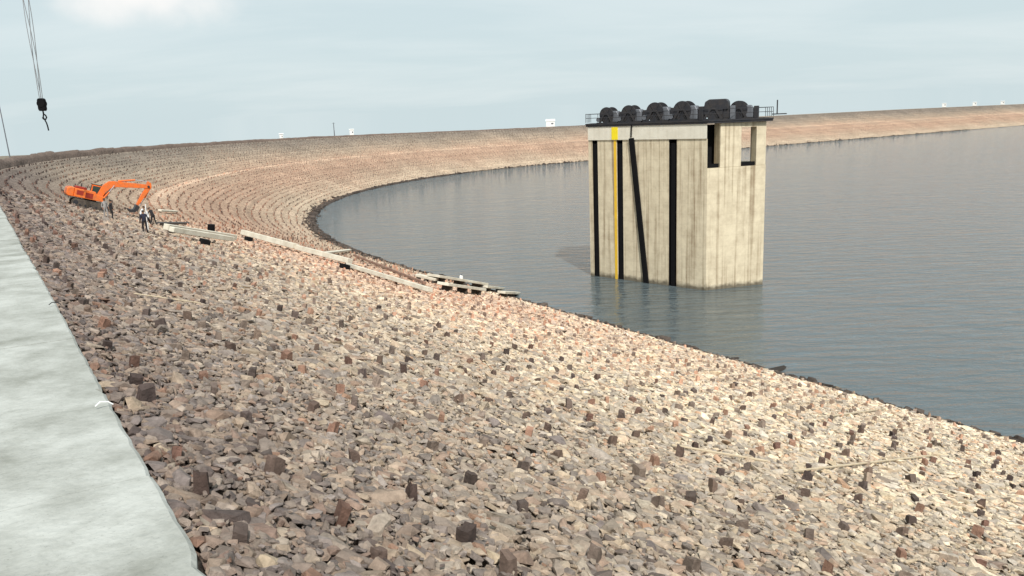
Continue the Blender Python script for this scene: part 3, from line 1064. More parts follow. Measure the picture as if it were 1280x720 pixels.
MB().cyl(v3(dp_ + uBC * 0.5, TOP + 0.7), v3(dp_ + uBC * 0.5, TOP + 2.3), 0.07, 6).build('lamp_post', M_STEEL, tower)


def hoist(p, yaw, sc, kind):
    h = empty('gate_hoist', Matrix.Translation((p[0], p[1], TOP + 0.23)) @ Matrix.Rotation(yaw, 4, 'Z') @ Matrix.Scale(sc, 4))
    b = MB()
    b.box(-1.25, 1.25, -0.75, -0.6, 0, 0.22); b.box(-1.25, 1.25, 0.6, 0.75, 0, 0.22)
    for x_ in (-1.2, 0.0, 1.1):
        b.box(x_, x_ + 0.12, -0.6, 0.6, 0.02, 0.2)
    b.build('bed_frame', M_STEEL, h)
    b = MB(); b.cyl((-0.15, -0.55, 0.95), (-0.15, 0.55, 0.95), 0.52, 20)
    dr = b.build('drum', M_STEEL, h, bevel=0.02)
    for yy in (-0.6, 0.55):
        MB().cyl((-0.15, yy, 0.95), (-0.15, yy + 0.06, 0.95), 0.82, 24).build('flange', M_STEEL, dr)
    b = MB()
    b.profile([(-1.0, .2), (-.75, .2), (-.3, .98), (0, .98), (.45, .2), (.7, .2), (.1, 1.12), (-.4, 1.12)], -0.72, -0.66)
    b.build('bearing_stand', M_STEEL, h)
    b = MB()
    b.profile([(0.45, .2), (1.15, .2), (1.15, 1.0), (0.95, 1.35), (0.55, 1.35), (0.45, 1.2)], -0.45, 0.4)
    b.build('gearbox', M_STEEL if kind else M_GREY, h, bevel=0.05)
    MB().cyl((-1.1, 0.05, 0.62), (-0.75, 0.05, 0.62), 0.28, 14).build('brake_wheel', M_GREY, h)
    MB().cyl((-1.22, -0.5, 0.5), (-1.22, 0.4, 0.5), 0.22, 12).build('motor', M_GREY, h)
    MB().box(1.2, 1.62, -0.3, 0.3, 0.1, 1.25).build('control_cabinet', M_GREY if kind else M_STEEL, h, bevel=0.03)
    MB().cyl((-1.55, 0.05, 0.62), (-1.1, 0.05, 0.62), 0.07, 8).build('line_shaft', M_GREY, h)
    for xx in (-0.5, 0.15):
        MB().cyl((xx, -0.2, 0.0), (xx, -0.2, 0.95), 0.04, 6).build('hoist_rope', M_ROPE, h)
    for k6 in range(6):
        a6 = k6 * math.pi / 3
        MB().beam((-0.15, -0.615, 0.95), (-0.15 + .76 * math.cos(a6), -0.615, 0.95 + .76 * math.sin(a6)), 0.06, 0.09).build('spoke', M_STEEL, dr)
    if kind:
        b = MB(); b.profile([(-1.0, 1.0), (-0.85, 1.65), (-0.5, 1.85), (0.9, 1.85), (1.1, 1.65), (1.15, 1.0)], -0.62, 0.5)
        b.build('cover', M_STEEL, h, bevel=0.05)
    return h


def deck_pt(px, back):
    """deck position in the image column px, a set way behind the front edge"""
    d = ray(px, 147)
    t0 = 80.0
    for t in np.arange(80, 125, 0.05):
        p = np.array([d[0] * t, d[1] * t])
        e1 = (p - A_) @ (-nAB); e2 = (p - B_) @ (-nBC)
        if min(e1, e2) >= back:
            return p
    return p


yw = math.atan2(uAB[1], uAB[0])
specs = [(763, 1.5, 1.18, 0, 'first open winch hoist on the tower deck, above the gauge board end'),
         (791, 1.5, 1.24, 0, 'open winch hoist on the tower deck next to the bright yellow plate'),
         (824, 1.5, 1.34, 0, 'open winch hoist on the tower deck above the leaning black chute'),
         (858, 1.5, 1.34, 0, 'open winch hoist on the tower deck above the last dark slot by the corner'),
         (895, 1.9, 1.3, 1, 'covered winch hoist with dark sheet cover, largest of the row on the deck'),
         (926, 2.2, 1.22, 0, 'last winch hoist of the row, beside the deck lamp post')]
for px, back, sc, kd, lb in specs:
    tag(hoist(deck_pt(px, back), yw + (0.35 if px > 880 else 0.12), sc, kd), lb, 'hoist', 'winch hoists on the intake tower deck')

# ------------------------------------------------------------------ excavator
def basis(p, fwd, upv):
    f = Vector(fwd).normalized()
    u = Vector(upv)
    l = u.cross(f).normalized()
    u = f.cross(l).normalized()
    Mx = Matrix.Identity(4)
    for i in range(3):
        Mx[i][0], Mx[i][1], Mx[i][2], Mx[i][3] = f[i], l[i], u[i], p[i]
    return Mx


def track(parent, y0, y1, L0, L1, h):
    r = h / 2
    n = 10
    pts = [(L1 - r + r * math.sin(math.pi * i / n), r - r * math.cos(math.pi * i / n)) for i in range(n + 1)]
    pts += [(L0 + r - r * math.sin(math.pi * i / n), r + r * math.cos(math.pi * i / n)) for i in range(n + 1)]
    t = MB().profile(pts, y0, y1).build('track', M_RUBBER, parent)
    step = 0.22
    x_ = L0 + r
    b = MB()
    while x_ < L1 - r:
        b.box(x_, x_ + 0.05, y0 - 0.01, y1 + 0.01, -0.03, 0.02)
        b.box(x_, x_ + 0.05, y0 - 0.01, y1 + 0.01, h - 0.02, h + 0.03)
        x_ += step
    for side in (0, 1):
        for i in range(8):
            t_ = math.pi * (i + .5) / 8
            cx_, sg = (L1 - r, 1) if side == 0 else (L0 + r, -1)
            c_ = Vector((cx_ + sg * r * math.sin(t_), 0, r - r * math.cos(t_)))
            b.beam((c_.x, y0 - 0.01, c_.z), (c_.x, y1 + 0.01, c_.z), 0.05, 0.05)
    b.build('grouser', M_RUBBER, t)
    for xx in (L0 + r, L1 - r):
        MB().cyl((xx, y0 - 0.03, r), (xx, y1 + 0.03, r), r * 0.62, 16).build('idler', M_STEEL, t)
    for i in range(5):
        xx = L0 + r + (L1 - L0 - 2 * r) * (i + 0.8) / 5.6
        MB().cyl((xx, y0 - 0.025, r * 0.5), (xx, y1 + 0.025, r * 0.5), r * 0.3, 12).build('roller', M_STEEL, t)


ep = hit(110, 261)
dn, al, n_ = slope_frame(ep)
ex = empty('excavator', basis(ep + n_ * 0.12, dn, n_) @ Matrix.Scale(0.76, 4))
tag(ex, 'orange crawler excavator working on the stone slope with boom stretched out', 'excavator')
track(ex, -1.45, -0.85, -2.1, 2.25, 0.9)
track(ex, 0.85, 1.45, -2.1, 2.25, 0.9)
MB().box(-1.4, 1.4, -0.83, 0.83, 0.35, 0.85).build('undercarriage', M_STEEL, ex, bevel=0.05)
MB().cyl((0, 0, 0.85), (0, 0, 1.05), 0.75, 20).build('turntable', M_STEEL, ex)
body = MB().profile([(-2.0, 1.06), (1.45, 1.06), (1.45, 1.75), (0.5, 1.85), (0.3, 2.15), (-2.0, 2.15)], -1.4, 1.35).build('house', M_ORANGE, ex, bevel=0.06)
MB().profile([(-2.9, 1.2), (-2.6, 1.0), (-2.0, 1.0), (-2.0, 2.2), (-2.55, 2.2), (-2.85, 2.0)], -1.38, 1.33).build('counterweight', M_ORANGE, ex, bevel=0.1)
MB().box(-1.75, -1.0, -1.43, -1.39, 1.4, 1.95).build('grille', M_REDDARK, ex)
MB().box(-0.75, 0.1, -1.43, -1.39, 1.2, 1.85).build('service_door', M_REDDARK, ex, bevel=0.01)
MB().box(-1.9, -0.7, -1.1, 1.0, 2.14, 2.42).build('engine_hood', M_REDDARK, ex, bevel=0.06)
MB().cyl((-1.3, -0.5, 2.35), (-1.3, -0.5, 2.85), 0.07, 10).build('exhaust_pipe', M_STEEL, ex)
cab = MB().profile([(-0.05, 1.08), (1.55, 1.08), (1.75, 1.7), (1.4, 3.0), (-0.05, 3.0)], 0.4, 1.38).build('cab', M_ORANGE, ex, bevel=0.05)
MB().profile([(0.1, 1.9), (1.5, 1.9), (1.28, 2.85), (0.1, 2.85)], 0.385, 1.395).build('side_window', M_GLASS, cab)
MB().poly([(1.715, 0.5, 1.85), (1.715, 1.28, 1.85), (1.425, 1.28, 2.9), (1.425, 0.5, 2.9)], (0.03, 0, 0.01)).build('windscreen', M_GLASS, cab)
MB().box(-0.075, -0.04, 0.5, 1.28, 2.0, 2.85).build('rear_window', M_GLASS, cab)
MB().box(-0.1, 1.5, 0.36, 1.42, 3.0, 3.08).build('cab_roof', mat('dark_green', (0.02, 0.05, 0.04), 0.5, noise=(2, 0.4, (0.04, 0.07, 0.06))), cab, bevel=0.03)
# boom, stick, bucket in the plane y = -0.15
bx = [(0.75, 1.35), (0.65, 1.85), (1.05, 3.15), (1.65, 3.82), (2.35, 4.0), (6.2, 4.48), (6.5, 4.35), (6.45, 4.05), (2.7, 3.3), (2.0, 3.0), (1.5, 2.3), (1.15, 1.35)]
boom = MB().profile(bx, -0.42, 0.12).build('boom', M_ORANGE, ex, bevel=0.03)
MB().cyl((6.3, -0.5, 4.25), (6.3, 0.2, 4.25), 0.16, 12).build('boom_pin', M_STEEL, boom)
stick = MB().profile([(6.05, 4.95), (6.55, 4.75), (6.7, 4.2), (5.55, 1.45), (5.25, 1.45), (5.65, 3.0), (6.0, 4.1)], -0.36, 0.06).build('stick', M_ORANGE, ex, bevel=0.03)
b = MB()
b.profile([(5.3, 1.65), (5.75, 1.45), (5.65, 1.0), (5.3, 0.62), (4.75, 0.5), (4.45, 0.75), (4.5, 0.95), (4.8, 0.85), (5.1, 1.0), (5.2, 1.3)], -0.72, 0.42)
bucket = b.build('bucket', M_STEEL, ex, bevel=0.02)
for i in range(5):
    yy = -0.66 + i * 0.25
    MB().profile([(4.55, 0.72), (4.2, 0.95), (4.5, 0.9)], yy, yy + 0.09).build('tooth', M_STEEL, bucket)
for yy in (-0.62, 0.26):
    c_ = MB().cyl((1.35, yy, 1.45), (1.9, yy, 2.5), 0.11, 12).build('boom_cylinder', M_ORANGE, ex)
    MB().cyl((1.9, yy, 2.5), (2.3, yy, 3.45), 0.06, 10).build('rod', M_CHROME, c_)
c_ = MB().cyl((2.7, -0.15, 4.1), (4.6, -0.15, 4.7), 0.11, 12).build('stick_cylinder', M_ORANGE, ex)
MB().cyl((4.6, -0.15, 4.7), (6.1, -0.15, 4.85), 0.06, 10).build('rod', M_CHROME, c_)
c_ = MB().cyl((6.55, -0.15, 4.2), (6.2, -0.15, 2.7), 0.09, 12).build('bucket_cylinder', M_ORANGE, ex)
MB().cyl((6.2, -0.15, 2.7), (5.8, -0.15, 1.5), 0.05, 10).build('rod', M_CHROME, c_)

# ------------------------------------------------------------------ crane hook
hook_p = atdist(52.5, 131, 66.0)
crane_base = Vector((AX[0] * 58 + NR[0] * -9.0, AX[1] * 58 + NR[1] * -9.0, crest_z(58) + 0.0))
cr = empty('crawler_crane', Matrix.Translation(crane_base))
tag(cr, 'wire ropes with dark hook block hanging from a crane high above the slope', 'crane')
tip = Vector((hook_p.x, hook_p.y, hook_p.z + 27)) - crane_base
hl = hook_p - crane_base
cM = basis(crane_base, (tip.x, tip.y, 0), (0, 0, 1))
fw = Vector((tip.x, tip.y, 0)).normalized()
sd = Vector((0, 0, 1)).cross(fw)
tr = empty('carrier'); tr.parent = cr
tr.matrix_local = basis((0, 0, 0), fw, (0, 0, 1))
for y0_, y1_ in ((-2.6, -1.8), (1.8, 2.6)):
    MB().profile([(-2.9, .15), (-2.6, 0.02), (2.6, 0.02), (2.9, .15), (3.1, .55), (2.7, 1.05), (-2.7, 1.05), (-3.1, .55)], y0_, y1_).build('track', M_RUBBER, tr)
MB().box(-1.5, 1.5, -1.8, 1.8, .4, 1.2).build('car_body', M_STEEL, tr)
MB().profile([(-3.6, 1.25), (1.6, 1.25), (1.6, 2.4), (-1.0, 2.8), (-3.6, 2.8)], -1.5, 1.0).build('machinery_house', M_YELLOW, tr, bevel=0.08)
MB().profile([(0.4, 1.25), (2.2, 1.25), (2.0, 2.9), (0.4, 2.9)], 1.05, 1.9).build('cab', M_GLASS, tr, bevel=0.05)
foot = fw * 1.4 + Vector((0, 0, 1.6))
b = MB()
axb = (tip - foot).normalized()
upb = sd.cross(axb)
nb = 22
ln = (tip - foot).length
cor = []
for i in range(nb + 1):
    t = i / nb
    wd = 0.75 * min(1, 0.25 + t * 6, 0.3 + (1 - t) * 6)
    c_ = foot + axb * ln * t
    cor.append([c_ + sd * wd * sx_ + upb * wd * sy_ for sx_, sy_ in ((-1, -1), (1, -1), (1, 1), (-1, 1))])
for i in range(nb):
    for q in range(4):
        b.cyl(cor[i][q], cor[i + 1][q], 0.06, 5)
        b.cyl(cor[i][q], cor[i + 1][(q + 1) % 4], 0.035, 4)
b.build('lattice_boom', M_YELLOW, cr)
# four rope falls, slightly twisted round each other
zt = tip.z - hl.z
ropes = []
for q in range(4):
    pts = []
    for i in range(61):
        t = i / 60
        ph = q * math.pi / 2 + 0.4 + 9.0 * (1 - t) * 0.9
        rr = 0.11 + 0.55 * t
        pts.append(Vector((hl.x + rr * math.cos(ph) + 0.0 * t, hl.y + rr * math.sin(ph), hl.z + 0.45 + (zt - 0.6) * t)))
    MB().tube(pts, 0.026, 5).build('rope', M_ROPE, cr)
hb = MB()
hb.profile([(-0.28, -0.35), (-0.2, -0.5), (0.2, -0.5), (0.28, -0.35), (0.28, 0.4), (0.18, 0.52), (-0.18, 0.52), (-0.28, 0.4)], -0.2, 0.2)
blk = hb.build('hook_block', M_BLACK, cr, bevel=0.03)
blk.location = hl
for yy in (-0.23, 0.19):
    MB().cyl((0, yy, 0.1), (0, yy + 0.04, 0.1), 0.31, 16).build('sheave', M_BLACK, blk)
hkp = [(0, 0, -0.5), (0.0, 0, -0.8), (-0.06, 0, -1.0), (0.06, 0, -1.25), (0.15, 0, -1.5), (0.2, 0, -1.8), (0.22, 0, -2.1)]
MB().tube([(p[0], p[1], p[2]) for p in hkp], 0.055, 8).build('sling', M_BLACK, blk)
MB().tube([(0, 0, -0.55), (0.02, 0, -.75), (.16, 0, -.85), (.22, 0, -1.02), (.12, 0, -1.18), (-.04, 0, -1.16), (-.12, 0, -1.02)], 0.06, 8).build('hook', M_BLACK, blk)

# ------------------------------------------------------------------ precast beams, planks, poles on the slope
def beam_between(name, px0, px1, w, h, material, label, cat, group, lift=0.0, bevel=0.03, parts=0):
    p, q = hit(*px0), hit(*px1)
    d0, a0_, n0 = slope_frame((p + q) / 2)
    ax_ = (q - p).normalized()
    mid = (p + q) / 2
    Mx = basis(mid + n0 * (lift + 0.0), ax_, n0)
    ln = (q - p).length
    b = MB()
    b.box(-ln / 2, ln / 2, -w / 2, w / 2, 0, h)
    o = b.build(name, material, None, bevel=bevel)
    o.matrix_world = Mx
    return tag(o, label, cat, group)


GB = 'precast concrete beams lying on the slope'
beam_between('concrete_beam', (206, 291), (292, 303), 0.55, 0.5, M_BEAM, 'pale concrete beam on the slope just below the workers, behind its twin', 'beam', GB, 0.25)
beam_between('concrete_beam', (212, 297), (288, 308), 0.5, 0.4, M_BEAM, 'pale concrete beam with a black gap beneath, in front of its twin', 'beam', GB, 0.45)
beam_between('concrete_beam', (303, 298), (368, 316), 0.8, 0.55, M_BEAM, 'wide pale concrete beam starting beyond the black drum', 'beam', GB, 0.4)
beam_between('concrete_beam', (369, 316), (436, 334), 0.7, 0.5, M_BEAM, 'pale concrete beam ending above the black box', 'beam', GB, 0.35)
beam_between('concrete_beam', (434, 337), (536, 369), 0.55, 0.35, M_BEAM, 'long thin concrete beam running down towards the landing stage', 'beam', GB, 0.25)
beam_between('concrete_beam', (398, 321), (437, 315), 0.5, 0.25, M_BEAM, 'short thin concrete beam pointing at the water', 'beam', GB, 0.2)
beam_between('concrete_beam', (442, 322), (530, 358), 0.35, 0.25, mat('rusty_steel', (0.20, 0.10, 0.07), 0.85, noise=(1.5, 0.8, (0.33, 0.24, 0.18))), 'rusty brown beam beside the long thin pale beam', 'beam', GB, 0.2)
beam_between('concrete_beam', (235, 282), (196, 283), 0.22, 0.25, M_STEEL, 'thin dark bar on the slope beside the workers', 'beam', GB, 0.15)  # thin dark bar lying across the slope
beam_between('concrete_beam', (199, 266), (220, 267), 0.5, 0.25, M_BEAM, 'short pale beam on the slope behind the workers', 'beam', GB, 0.2)
# supports under the raised beams
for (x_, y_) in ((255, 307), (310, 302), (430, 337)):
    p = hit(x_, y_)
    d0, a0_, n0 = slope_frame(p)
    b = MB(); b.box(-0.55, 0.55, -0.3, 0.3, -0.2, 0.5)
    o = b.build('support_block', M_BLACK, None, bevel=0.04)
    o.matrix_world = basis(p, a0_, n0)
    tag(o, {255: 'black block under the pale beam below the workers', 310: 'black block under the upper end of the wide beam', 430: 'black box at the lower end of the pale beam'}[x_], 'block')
# landing stage at the water's edge: slabs on posts
stage = empty('landing_stage', Matrix.Translation(hit(590, 366)))
tag(stage, 'low broken landing stage of pale slabs at the water edge', 'landing stage')
sp = stage.matrix_world.translation.copy()
d0, a0_, n0 = slope_frame(sp)
for (x0_, y0_, x1_, y1_, w_d, zz) in ((540, 355, 602, 364, 1.5, 0.75), (552, 364, 600, 370, 1.2, 0.55), (604, 365, 640, 368, 0.9, 0.5), (626, 372, 649, 372.5, 0.9, 0.45), (520, 350, 545, 356, 0.8, .4)):
    p, q = hit(x0_, y0_), hit(x1_, y1_)
    mx_ = basis((p + q) / 2 - sp, (q - p).normalized(), Vector((0, 0, 1)) * 0.5 + n0 * 0.5)
    L_ = (q - p).length
    o = MB().box(-L_ / 2, L_ / 2, -w_d / 2, w_d / 2, zz, zz + 0.28).build('deck_slab', M_BEAM, stage, bevel=0.03)
    o.matrix_local = mx_
    for f_ in (-0.38, 0.0, 0.38):
        o2 = MB().box(f_ * L_ - .12, f_ * L_ + .12, -w_d / 2.4, w_d / 2.4, -0.3, zz).build('trestle', M_RUBBER, stage)
        o2.matrix_local = mx_
for (x_, y_) in ((552, 348), (567, 350), (603, 358), (968, 463)):
    p = hit(x_, y_)
    if x_ == 968:
        d_ = ray(x_, y_)
        p = Vector((d_[0], d_[1], 0)) * (-CAMZ / d_[2])
    d0, a0_, n0 = slope_frame(p)
    V, F_ = rock_variant(30, 60 + x_)
    o = link('boulder', np_mesh('boulder', V, F_, np.broadcast_to(np.array([0.04, 0.034, 0.03]), (len(V), 3))), M_STONE)
    o.matrix_world = basis(p + n0 * 0.2, a0_, n0) @ Matrix.Diagonal((0.75, 0.55, 0.45, 1))
    tag(o, {552: 'dark boulder behind the upper end of the landing stage', 567: 'dark boulder beside the white container', 603: 'dark boulder behind the outer slabs of the landing stage', 968: 'low dark rock awash at the water edge opposite the tower'}[x_], 'boulder', 'dark boulders at the water edge')
    if x_ == 968:
        o.matrix_world = Matrix.Translation(p) @ Matrix.Rotation(0.5, 4, 'Z') @ Matrix.Diagonal((1.3, 0.5, 0.2, 1))

GP = 'thin timber poles lying on the stones'
beam_between('timber_pole', (992, 596), (1165, 574), 0.06, 0.05, M_WOOD, 'long thin pale timber pole lying across the stones', 'pole', GP, 0.13, 0.01)
beam_between('timber_pole', (1040, 524), (1106, 514), 0.08, 0.06, M_WOOD, 'short pale timber pole near the waterline', 'pole', GP, 0.13, 0.01)
beam_between('timber_pole', (838, 563), (958, 583), 0.05, 0.05, M_WOOD, 'faint timber pole with a dark end lying among red stones', 'pole', GP, 0.12, 0.01)
beam_between('timber_pole', (165, 372), (250, 384), 0.04, 0.04, M_WOOD, 'thin timber pole lying among the dark stones near the concrete strip', 'pole', GP, 0.12, 0.01)

# black drum with rim, on the slope
p = hit(264, 293)
b = MB(); b.cyl((0, 0, -0.15), (0, 0, 1.0), 0.36, 20)
dr = b.build('drum', M_BLACK, None, bevel=0.03)
dr.matrix_world = Matrix.Translation(p) @ Matrix.Rotation(0.12, 4, 'Y')
for zz in (0.2, 0.55, 0.97):
    MB().cyl((0, 0, zz), (0, 0, zz + 0.05), 0.385, 20).build('hoop', M_BLACK, dr)
tag(dr, 'black steel drum standing by the concrete beams', 'drum')
# white container on the landing stage
p = hit(577, 357)
b = MB(); b.profile([(-0.2, 0), (0.2, 0), (0.2, 0.75), (0.08, 0.9), (-0.12, 0.9), (-0.2, 0.75)], -0.15, 0.15)
jc = b.build('jerry_can', M_WHITE, None, bevel=0.04)
jc.matrix_world = Matrix.Translation(p + Vector((0, 0, 0.35)))
MB().cyl((0.05, 0, 0.88), (0.05, 0, 0.98), 0.06, 10).build('cap', M_BLACK, jc)
tag(jc, 'white container standing on the landing stage', 'container')

# tie wire and a stub left sticking out at the edge of the concrete strip
def on_strip(x, y, z=16.02):
    d = ray(x, y)
    t = (z - CAMZ) / d[2]
    return Vector((d[0] * t, d[1] * t, z))


for (x0_, y0_, x1_, y1_, lb) in ((119, 508, 141, 503, 'short pale twisted bar lying over the edge of the concrete strip'), (61, 381, 76, 379, 'small dark bent bar on the edge of the concrete strip')):
    p, q = on_strip(x0_, y0_, 16.06), on_strip(x1_, y1_, 16.06)
    o = MB().tube([p - p, (q - p) * .3 + Vector((0, 0, .05)), (q - p) * .62 + Vector((0.02, 0.03, .02)), (q - p) + Vector((0, 0, -0.03))], 0.011, 6).build('bent_bar', M_WHITE if x0_ > 100 else M_STEEL)
    o.location = p
    tag(o, lb, 'bar')

# ------------------------------------------------------------------ people
def person(px, yaw, top, trouser, label, pose=0, hat=None, height=1.72):
    p = hit(*px)
    t = empty('person', Matrix.Translation(p - Vector((0, 0, 0.02))) @ Matrix.Rotation(yaw, 4, 'Z') @ Matrix.Scale(height / 1.72, 4))
    tag(t, label, 'person', 'workers on the slope')
    me = bpy.data.meshes.new('body')
    J = {'pel': (0, 0, .95, .15), 'wai': (0.0, 0, 1.10, .135), 'che': (.01, 0, 1.32, .155), 'nec': (0, 0, 1.46, .062), 'hed': (.02, 0, 1.60, .095), 'crn': (.015, 0, 1.68, .075)}
    bend = {0: 0.0, 1: 0.5, 2: 0.12}[pose]
    for k_ in ('wai', 'che', 'nec', 'hed', 'crn'):
        x_, y_, z_, r_ = J[k_]
        dz = z_ - 0.95
        J[k_] = (x_ * math.cos(bend) + dz * math.sin(bend), y_, .95 + dz * math.cos(bend), r_)
    cx_, _, cz_, _ = J['che']
    st = {0: 0.06, 1: 0.16, 2: 0.22}[pose]
    for sgn, nm in ((1, 'l'), (-1, 'r')):
        f_ = st * sgn
        J[nm + 'hip'] = (0, .10 * sgn, .90, .10)
        J[nm + 'kne'] = (f_ * .6 + .04, .12 * sgn, .49, .07)
        J[nm + 'ank'] = (f_, .13 * sgn, .08, .048)
        J[nm + 'toe'] = (f_ + .17, .15 * sgn, .035, .04)
        J[nm + 'sho'] = (cx_, .19 * sgn, cz_ + .07, .065)
        if pose == 0:
            J[nm + 'elb'] = (cx_ - .03, .27 * sgn, cz_ - .2, .046); J[nm + 'wri'] = (cx_ + .08, .27 * sgn, cz_ - .44, .034); J[nm + 'han'] = (cx_ + .12, .265 * sgn, cz_ - .55, .036)
        elif pose == 1:
            J[nm + 'elb'] = (cx_ + .10, .25 * sgn, cz_ - .2, .046); J[nm + 'wri'] = (cx_ + .28, .17 * sgn, cz_ - .36, .034); J[nm + 'han'] = (cx_ + .34, .14 * sgn, cz_ - .44, .036)
        else:
            up_ = sgn > 0
            J[nm + 'elb'] = (cx_ + .12, .27 * sgn, cz_ - (.12 if up_ else .2), .046); J[nm + 'wri'] = (cx_ + .36, .2 * sgn, cz_ - (.08 if up_ else .38), .034); J[nm + 'han'] = (cx_ + .45, .18 * sgn, cz_ - (.05 if up_ else .46), .036)
    names = list(J)
    ix = {k_: i for i, k_ in enumerate(names)}
    E_l = [('pel', 'wai'), ('wai', 'che'), ('che', 'nec'), ('nec', 'hed'), ('hed', 'crn')]
    for nm in 'lr':
        E_l += [('pel', nm + 'hip'), (nm + 'hip', nm + 'kne'), (nm + 'kne', nm + 'ank'), (nm + 'ank', nm + 'toe'), ('che', nm + 'sho'), (nm + 'sho', nm + 'elb'), (nm + 'elb', nm + 'wri'), (nm + 'wri', nm + 'han')]
    me.from_pydata([J[k_][:3] for k_ in names], [(ix[a_], ix[b_]) for a_, b_ in E_l], [])
    o = bpy.data.objects.new('body', me)
    col.objects.link(o)
    o.modifiers.new('skin', 'SKIN')
    o.modifiers.new('sub', 'SUBSURF').levels = 1
    sv = me.skin_vertices[0].data
    for k_ in names:
        sv[ix[k_]].radius = (J[k_][3], J[k_][3])
    sv[ix['pel']].use_root = True
    for k_ in ('wai', 'che', 'pel'):
        sv[ix[k_]].radius = (J[k_][3] * 1.12, J[k_][3] * .82)
    dg = bpy.context.evaluated_depsgraph_get()
    me2 = bpy.data.meshes.new_from_object(o.evaluated_get(dg))
    bpy.data.objects.remove(o)
    me2.name = 'body'
    for m_ in (M_SKIN, top, trouser, M_BLACK):
        me2.materials.append(m_)
    hip, nk = .95, J['nec']
    wr = [Vector(J[n2 + 'wri'][:3]) for n2 in 'lr']
    for f in me2.polygons:
        c_ = f.center
        f.use_smooth = True
        along = (c_.x - 0) * math.sin(bend) + (c_.z - .95) * math.cos(bend)
        if c_.z < .10:
            f.material_index = 3
        elif min((c_ - w2).length for w2 in wr) < .13 and abs(c_.y) > .1:
            f.material_index = 0
        elif along > .53:
            f.material_index = 0
        elif along > .02 or abs(c_.y) > .24:
            f.material_index = 1
        else:
            f.material_index = 2
    bo = link('body', me2, None, t)
    h = Vector(J['hed'][:3])
    ff = Vector((math.cos(bend), 0, -math.sin(bend))); uu = Vector((math.sin(bend), 0, math.cos(bend)))
    b = MB(); b.cyl(h + uu * .03 - ff * .012, h + uu * .12 - ff * .012, .105, 14, .075)
    if hat:
        b.cyl(h + uu * .025 + ff * .02, h + uu * .04 + ff * .02, .135, 14)
    b.build('helmet' if hat else 'hair', hat or M_HAIR, t, bevel=.01)
    b = MB(); b.cyl(h + ff * .09 + uu * .0, h + ff * .125 - uu * .025, .018, 6, .022)
    b.build('nose', M_SKIN, t)
    b = MB()
    for sgn in (1, -1):
        b.cyl(h + ff * .09 + uu * .02 + Vector((0, .035 * sgn, 0)), h + ff * .102 + uu * .02 + Vector((0, .035 * sgn, 0)), .012, 6)
    b.build('eyes', M_BLACK, t)
    return t, J


C_WHITE = mat('white_cloth', (0.74, 0.74, 0.74), 0.9, noise=(6, 0.5, (0.58, 0.58, 0.6)))
C_BLACK = mat('black_cloth', (0.018, 0.017, 0.02), 0.9, noise=(6, 0.5, (0.035, 0.03, 0.03)))
C_NAVY = mat('navy_cloth', (0.02, 0.022, 0.04), 0.9, noise=(6, 0.5, (0.04, 0.04, 0.06)))
C_GREY = mat('grey_cloth', (0.33, 0.31, 0.30), 0.9, noise=(6, 0.5, (0.24, 0.22, 0.21)))
C_BROWN = mat('brown_cloth', (0.09, 0.06, 0.045), 0.9, noise=(6, 0.5, (0.06, 0.04, 0.03)))
person((177, 281), 0.4, C_WHITE, C_BROWN, 'worker in white shirt and brown trousers leaning forward by the excavator bucket', 1)
person((182, 291), 2.2, C_NAVY, C_BLACK, 'worker in dark navy clothes standing below the others', 0)
person((187, 285), 3.6, C_WHITE, C_BLACK, 'worker in white shirt and black trousers reaching out to a white staff', 2)
person((192.5, 281), 2.8, C_BLACK, C_BLACK, 'worker all in black bending forward beside the thin dark bar', 1)
person((133, 273), -0.5, C_GREY, C_GREY, 'worker in grey clothes standing right beside the excavator tracks', 0)
person((141, 275), 0.8, C_BLACK, C_BLACK, 'worker all in black standing under the excavator boom', 0)
p = hit(185.5, 290)
b = MB(); b.cyl((0, 0, -0.1), (0.03, 0.02, 2.15), 0.045, 8)
st_o = b.build('survey_staff', M_WHITE, None)
st_o.matrix_world = Matrix.Translation(p)
MB().box(-0.06, 0.06, -0.06, 0.06, -0.1, 0.0).build('shoe', M_BLACK, st_o)
tag(st_o, 'white survey staff standing upright among the workers', 'staff')

# ------------------------------------------------------------------ things on the far crest
def crest_point(px, o_add=4.0):
    """point of the crest line in image column px"""
    best = None
    sA = np.arange(100, 1100, 0.5)
    Pc = so_to_world(sA, np.full(len(sA), OC + o_add), crest_z(sA))
    x, y, w = project(Pc)
    ok = w > 1
    i = np.argmin(np.where(ok, np.abs(x - px), 1e9))
    return Vector(Pc[i]), float(w[i]), float(y[i])


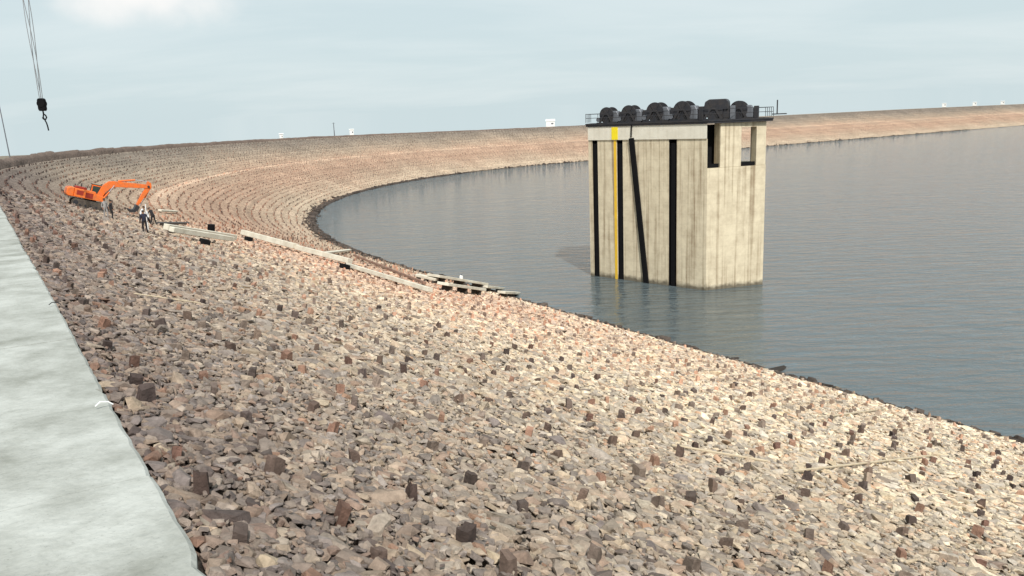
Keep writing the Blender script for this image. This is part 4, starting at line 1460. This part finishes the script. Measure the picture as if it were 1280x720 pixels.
def pole(px, h, r, label, lean=0.0):
    p, w, _ = crest_point(px, 5.0)
    t = empty('pole', Matrix.Translation(p) @ Matrix.Rotation(lean, 4, 'Y'))
    MB().cyl((0, 0, -0.3), (0, 0, h), r, 8, r * .6).build('shaft', M_GREY, t)
    MB().box(-0.6, 0.6, -0.05, 0.05, h - 0.35, h - 0.23).build('cross_arm', M_GREY, t)
    MB().box(-0.2, 0.2, -0.2, 0.2, -0.35, 0.25).build('footing', M_GREY, t)
    tag(t, label, 'pole')


pole(14, 14.5, 0.11, 'tall thin pole on the dam crest near the hanging crane hook', -0.04)
pole(418, 6.0, 0.22, 'short dark pole on the crest beside a small white cabin')


def cabin(px, wd, dp, h, label, roof=0):
    p, w, _ = crest_point(px, 4.5)
    f = (Vector((0, 0, CAMZ)) - p); f.z = 0
    t = empty('cabin', basis(p, f.normalized(), (0, 0, 1)))
    MB().box(-dp / 2, dp / 2, -wd / 2, wd / 2, 0.15, h).build('wall', M_WHITE, t, bevel=0.04)
    MB().profile([(-dp / 2 - .2, h), (dp / 2 + .2, h), (dp / 2 + .15, h + .15), (-dp / 2, h + 0.3 + roof)], -wd / 2 - .2, wd / 2 + .2).build('roof', M_WHITE, t)
    MB().box(dp / 2, dp / 2 + 0.03, -wd * .35, -wd * .12, 0.2, min(h * .85, 2.1)).build('door', M_WHITE, t)
    w_ = MB().box(dp / 2, dp / 2 + 0.03, wd * .08, wd * .34, h * .5, h * .72).build('window', M_GREY, t)
    MB().box(-dp / 2 + .2, dp / 2 - .2, -wd / 2 + .2, wd / 2 - .2, -0.2, 0.15).build('skid', M_STEEL, t)
    tag(t, label, 'cabin', 'white cabins on the dam crest')


cabin(688, 4.6, 3.2, 3.2, 'largest white site cabin with sloped roof on the far crest', 0.8)
cabin(440, 1.7, 1.8, 2.9, 'small white cabin on the crest beside the short dark pole')
cabin(352, 1.3, 1.4, 2.3, 'tiny white cabin on the crest above the dark earth bank')
for i, px in enumerate((1180, 1218, 1253)):
    cabin(px, 3.2, 3.0, 3.4, ['white cabin closest to the tower of three spaced along the distant crest', 'white cabin in the middle of three spaced along the distant crest', 'white cabin farthest from the tower of three spaced along the distant crest'][i])
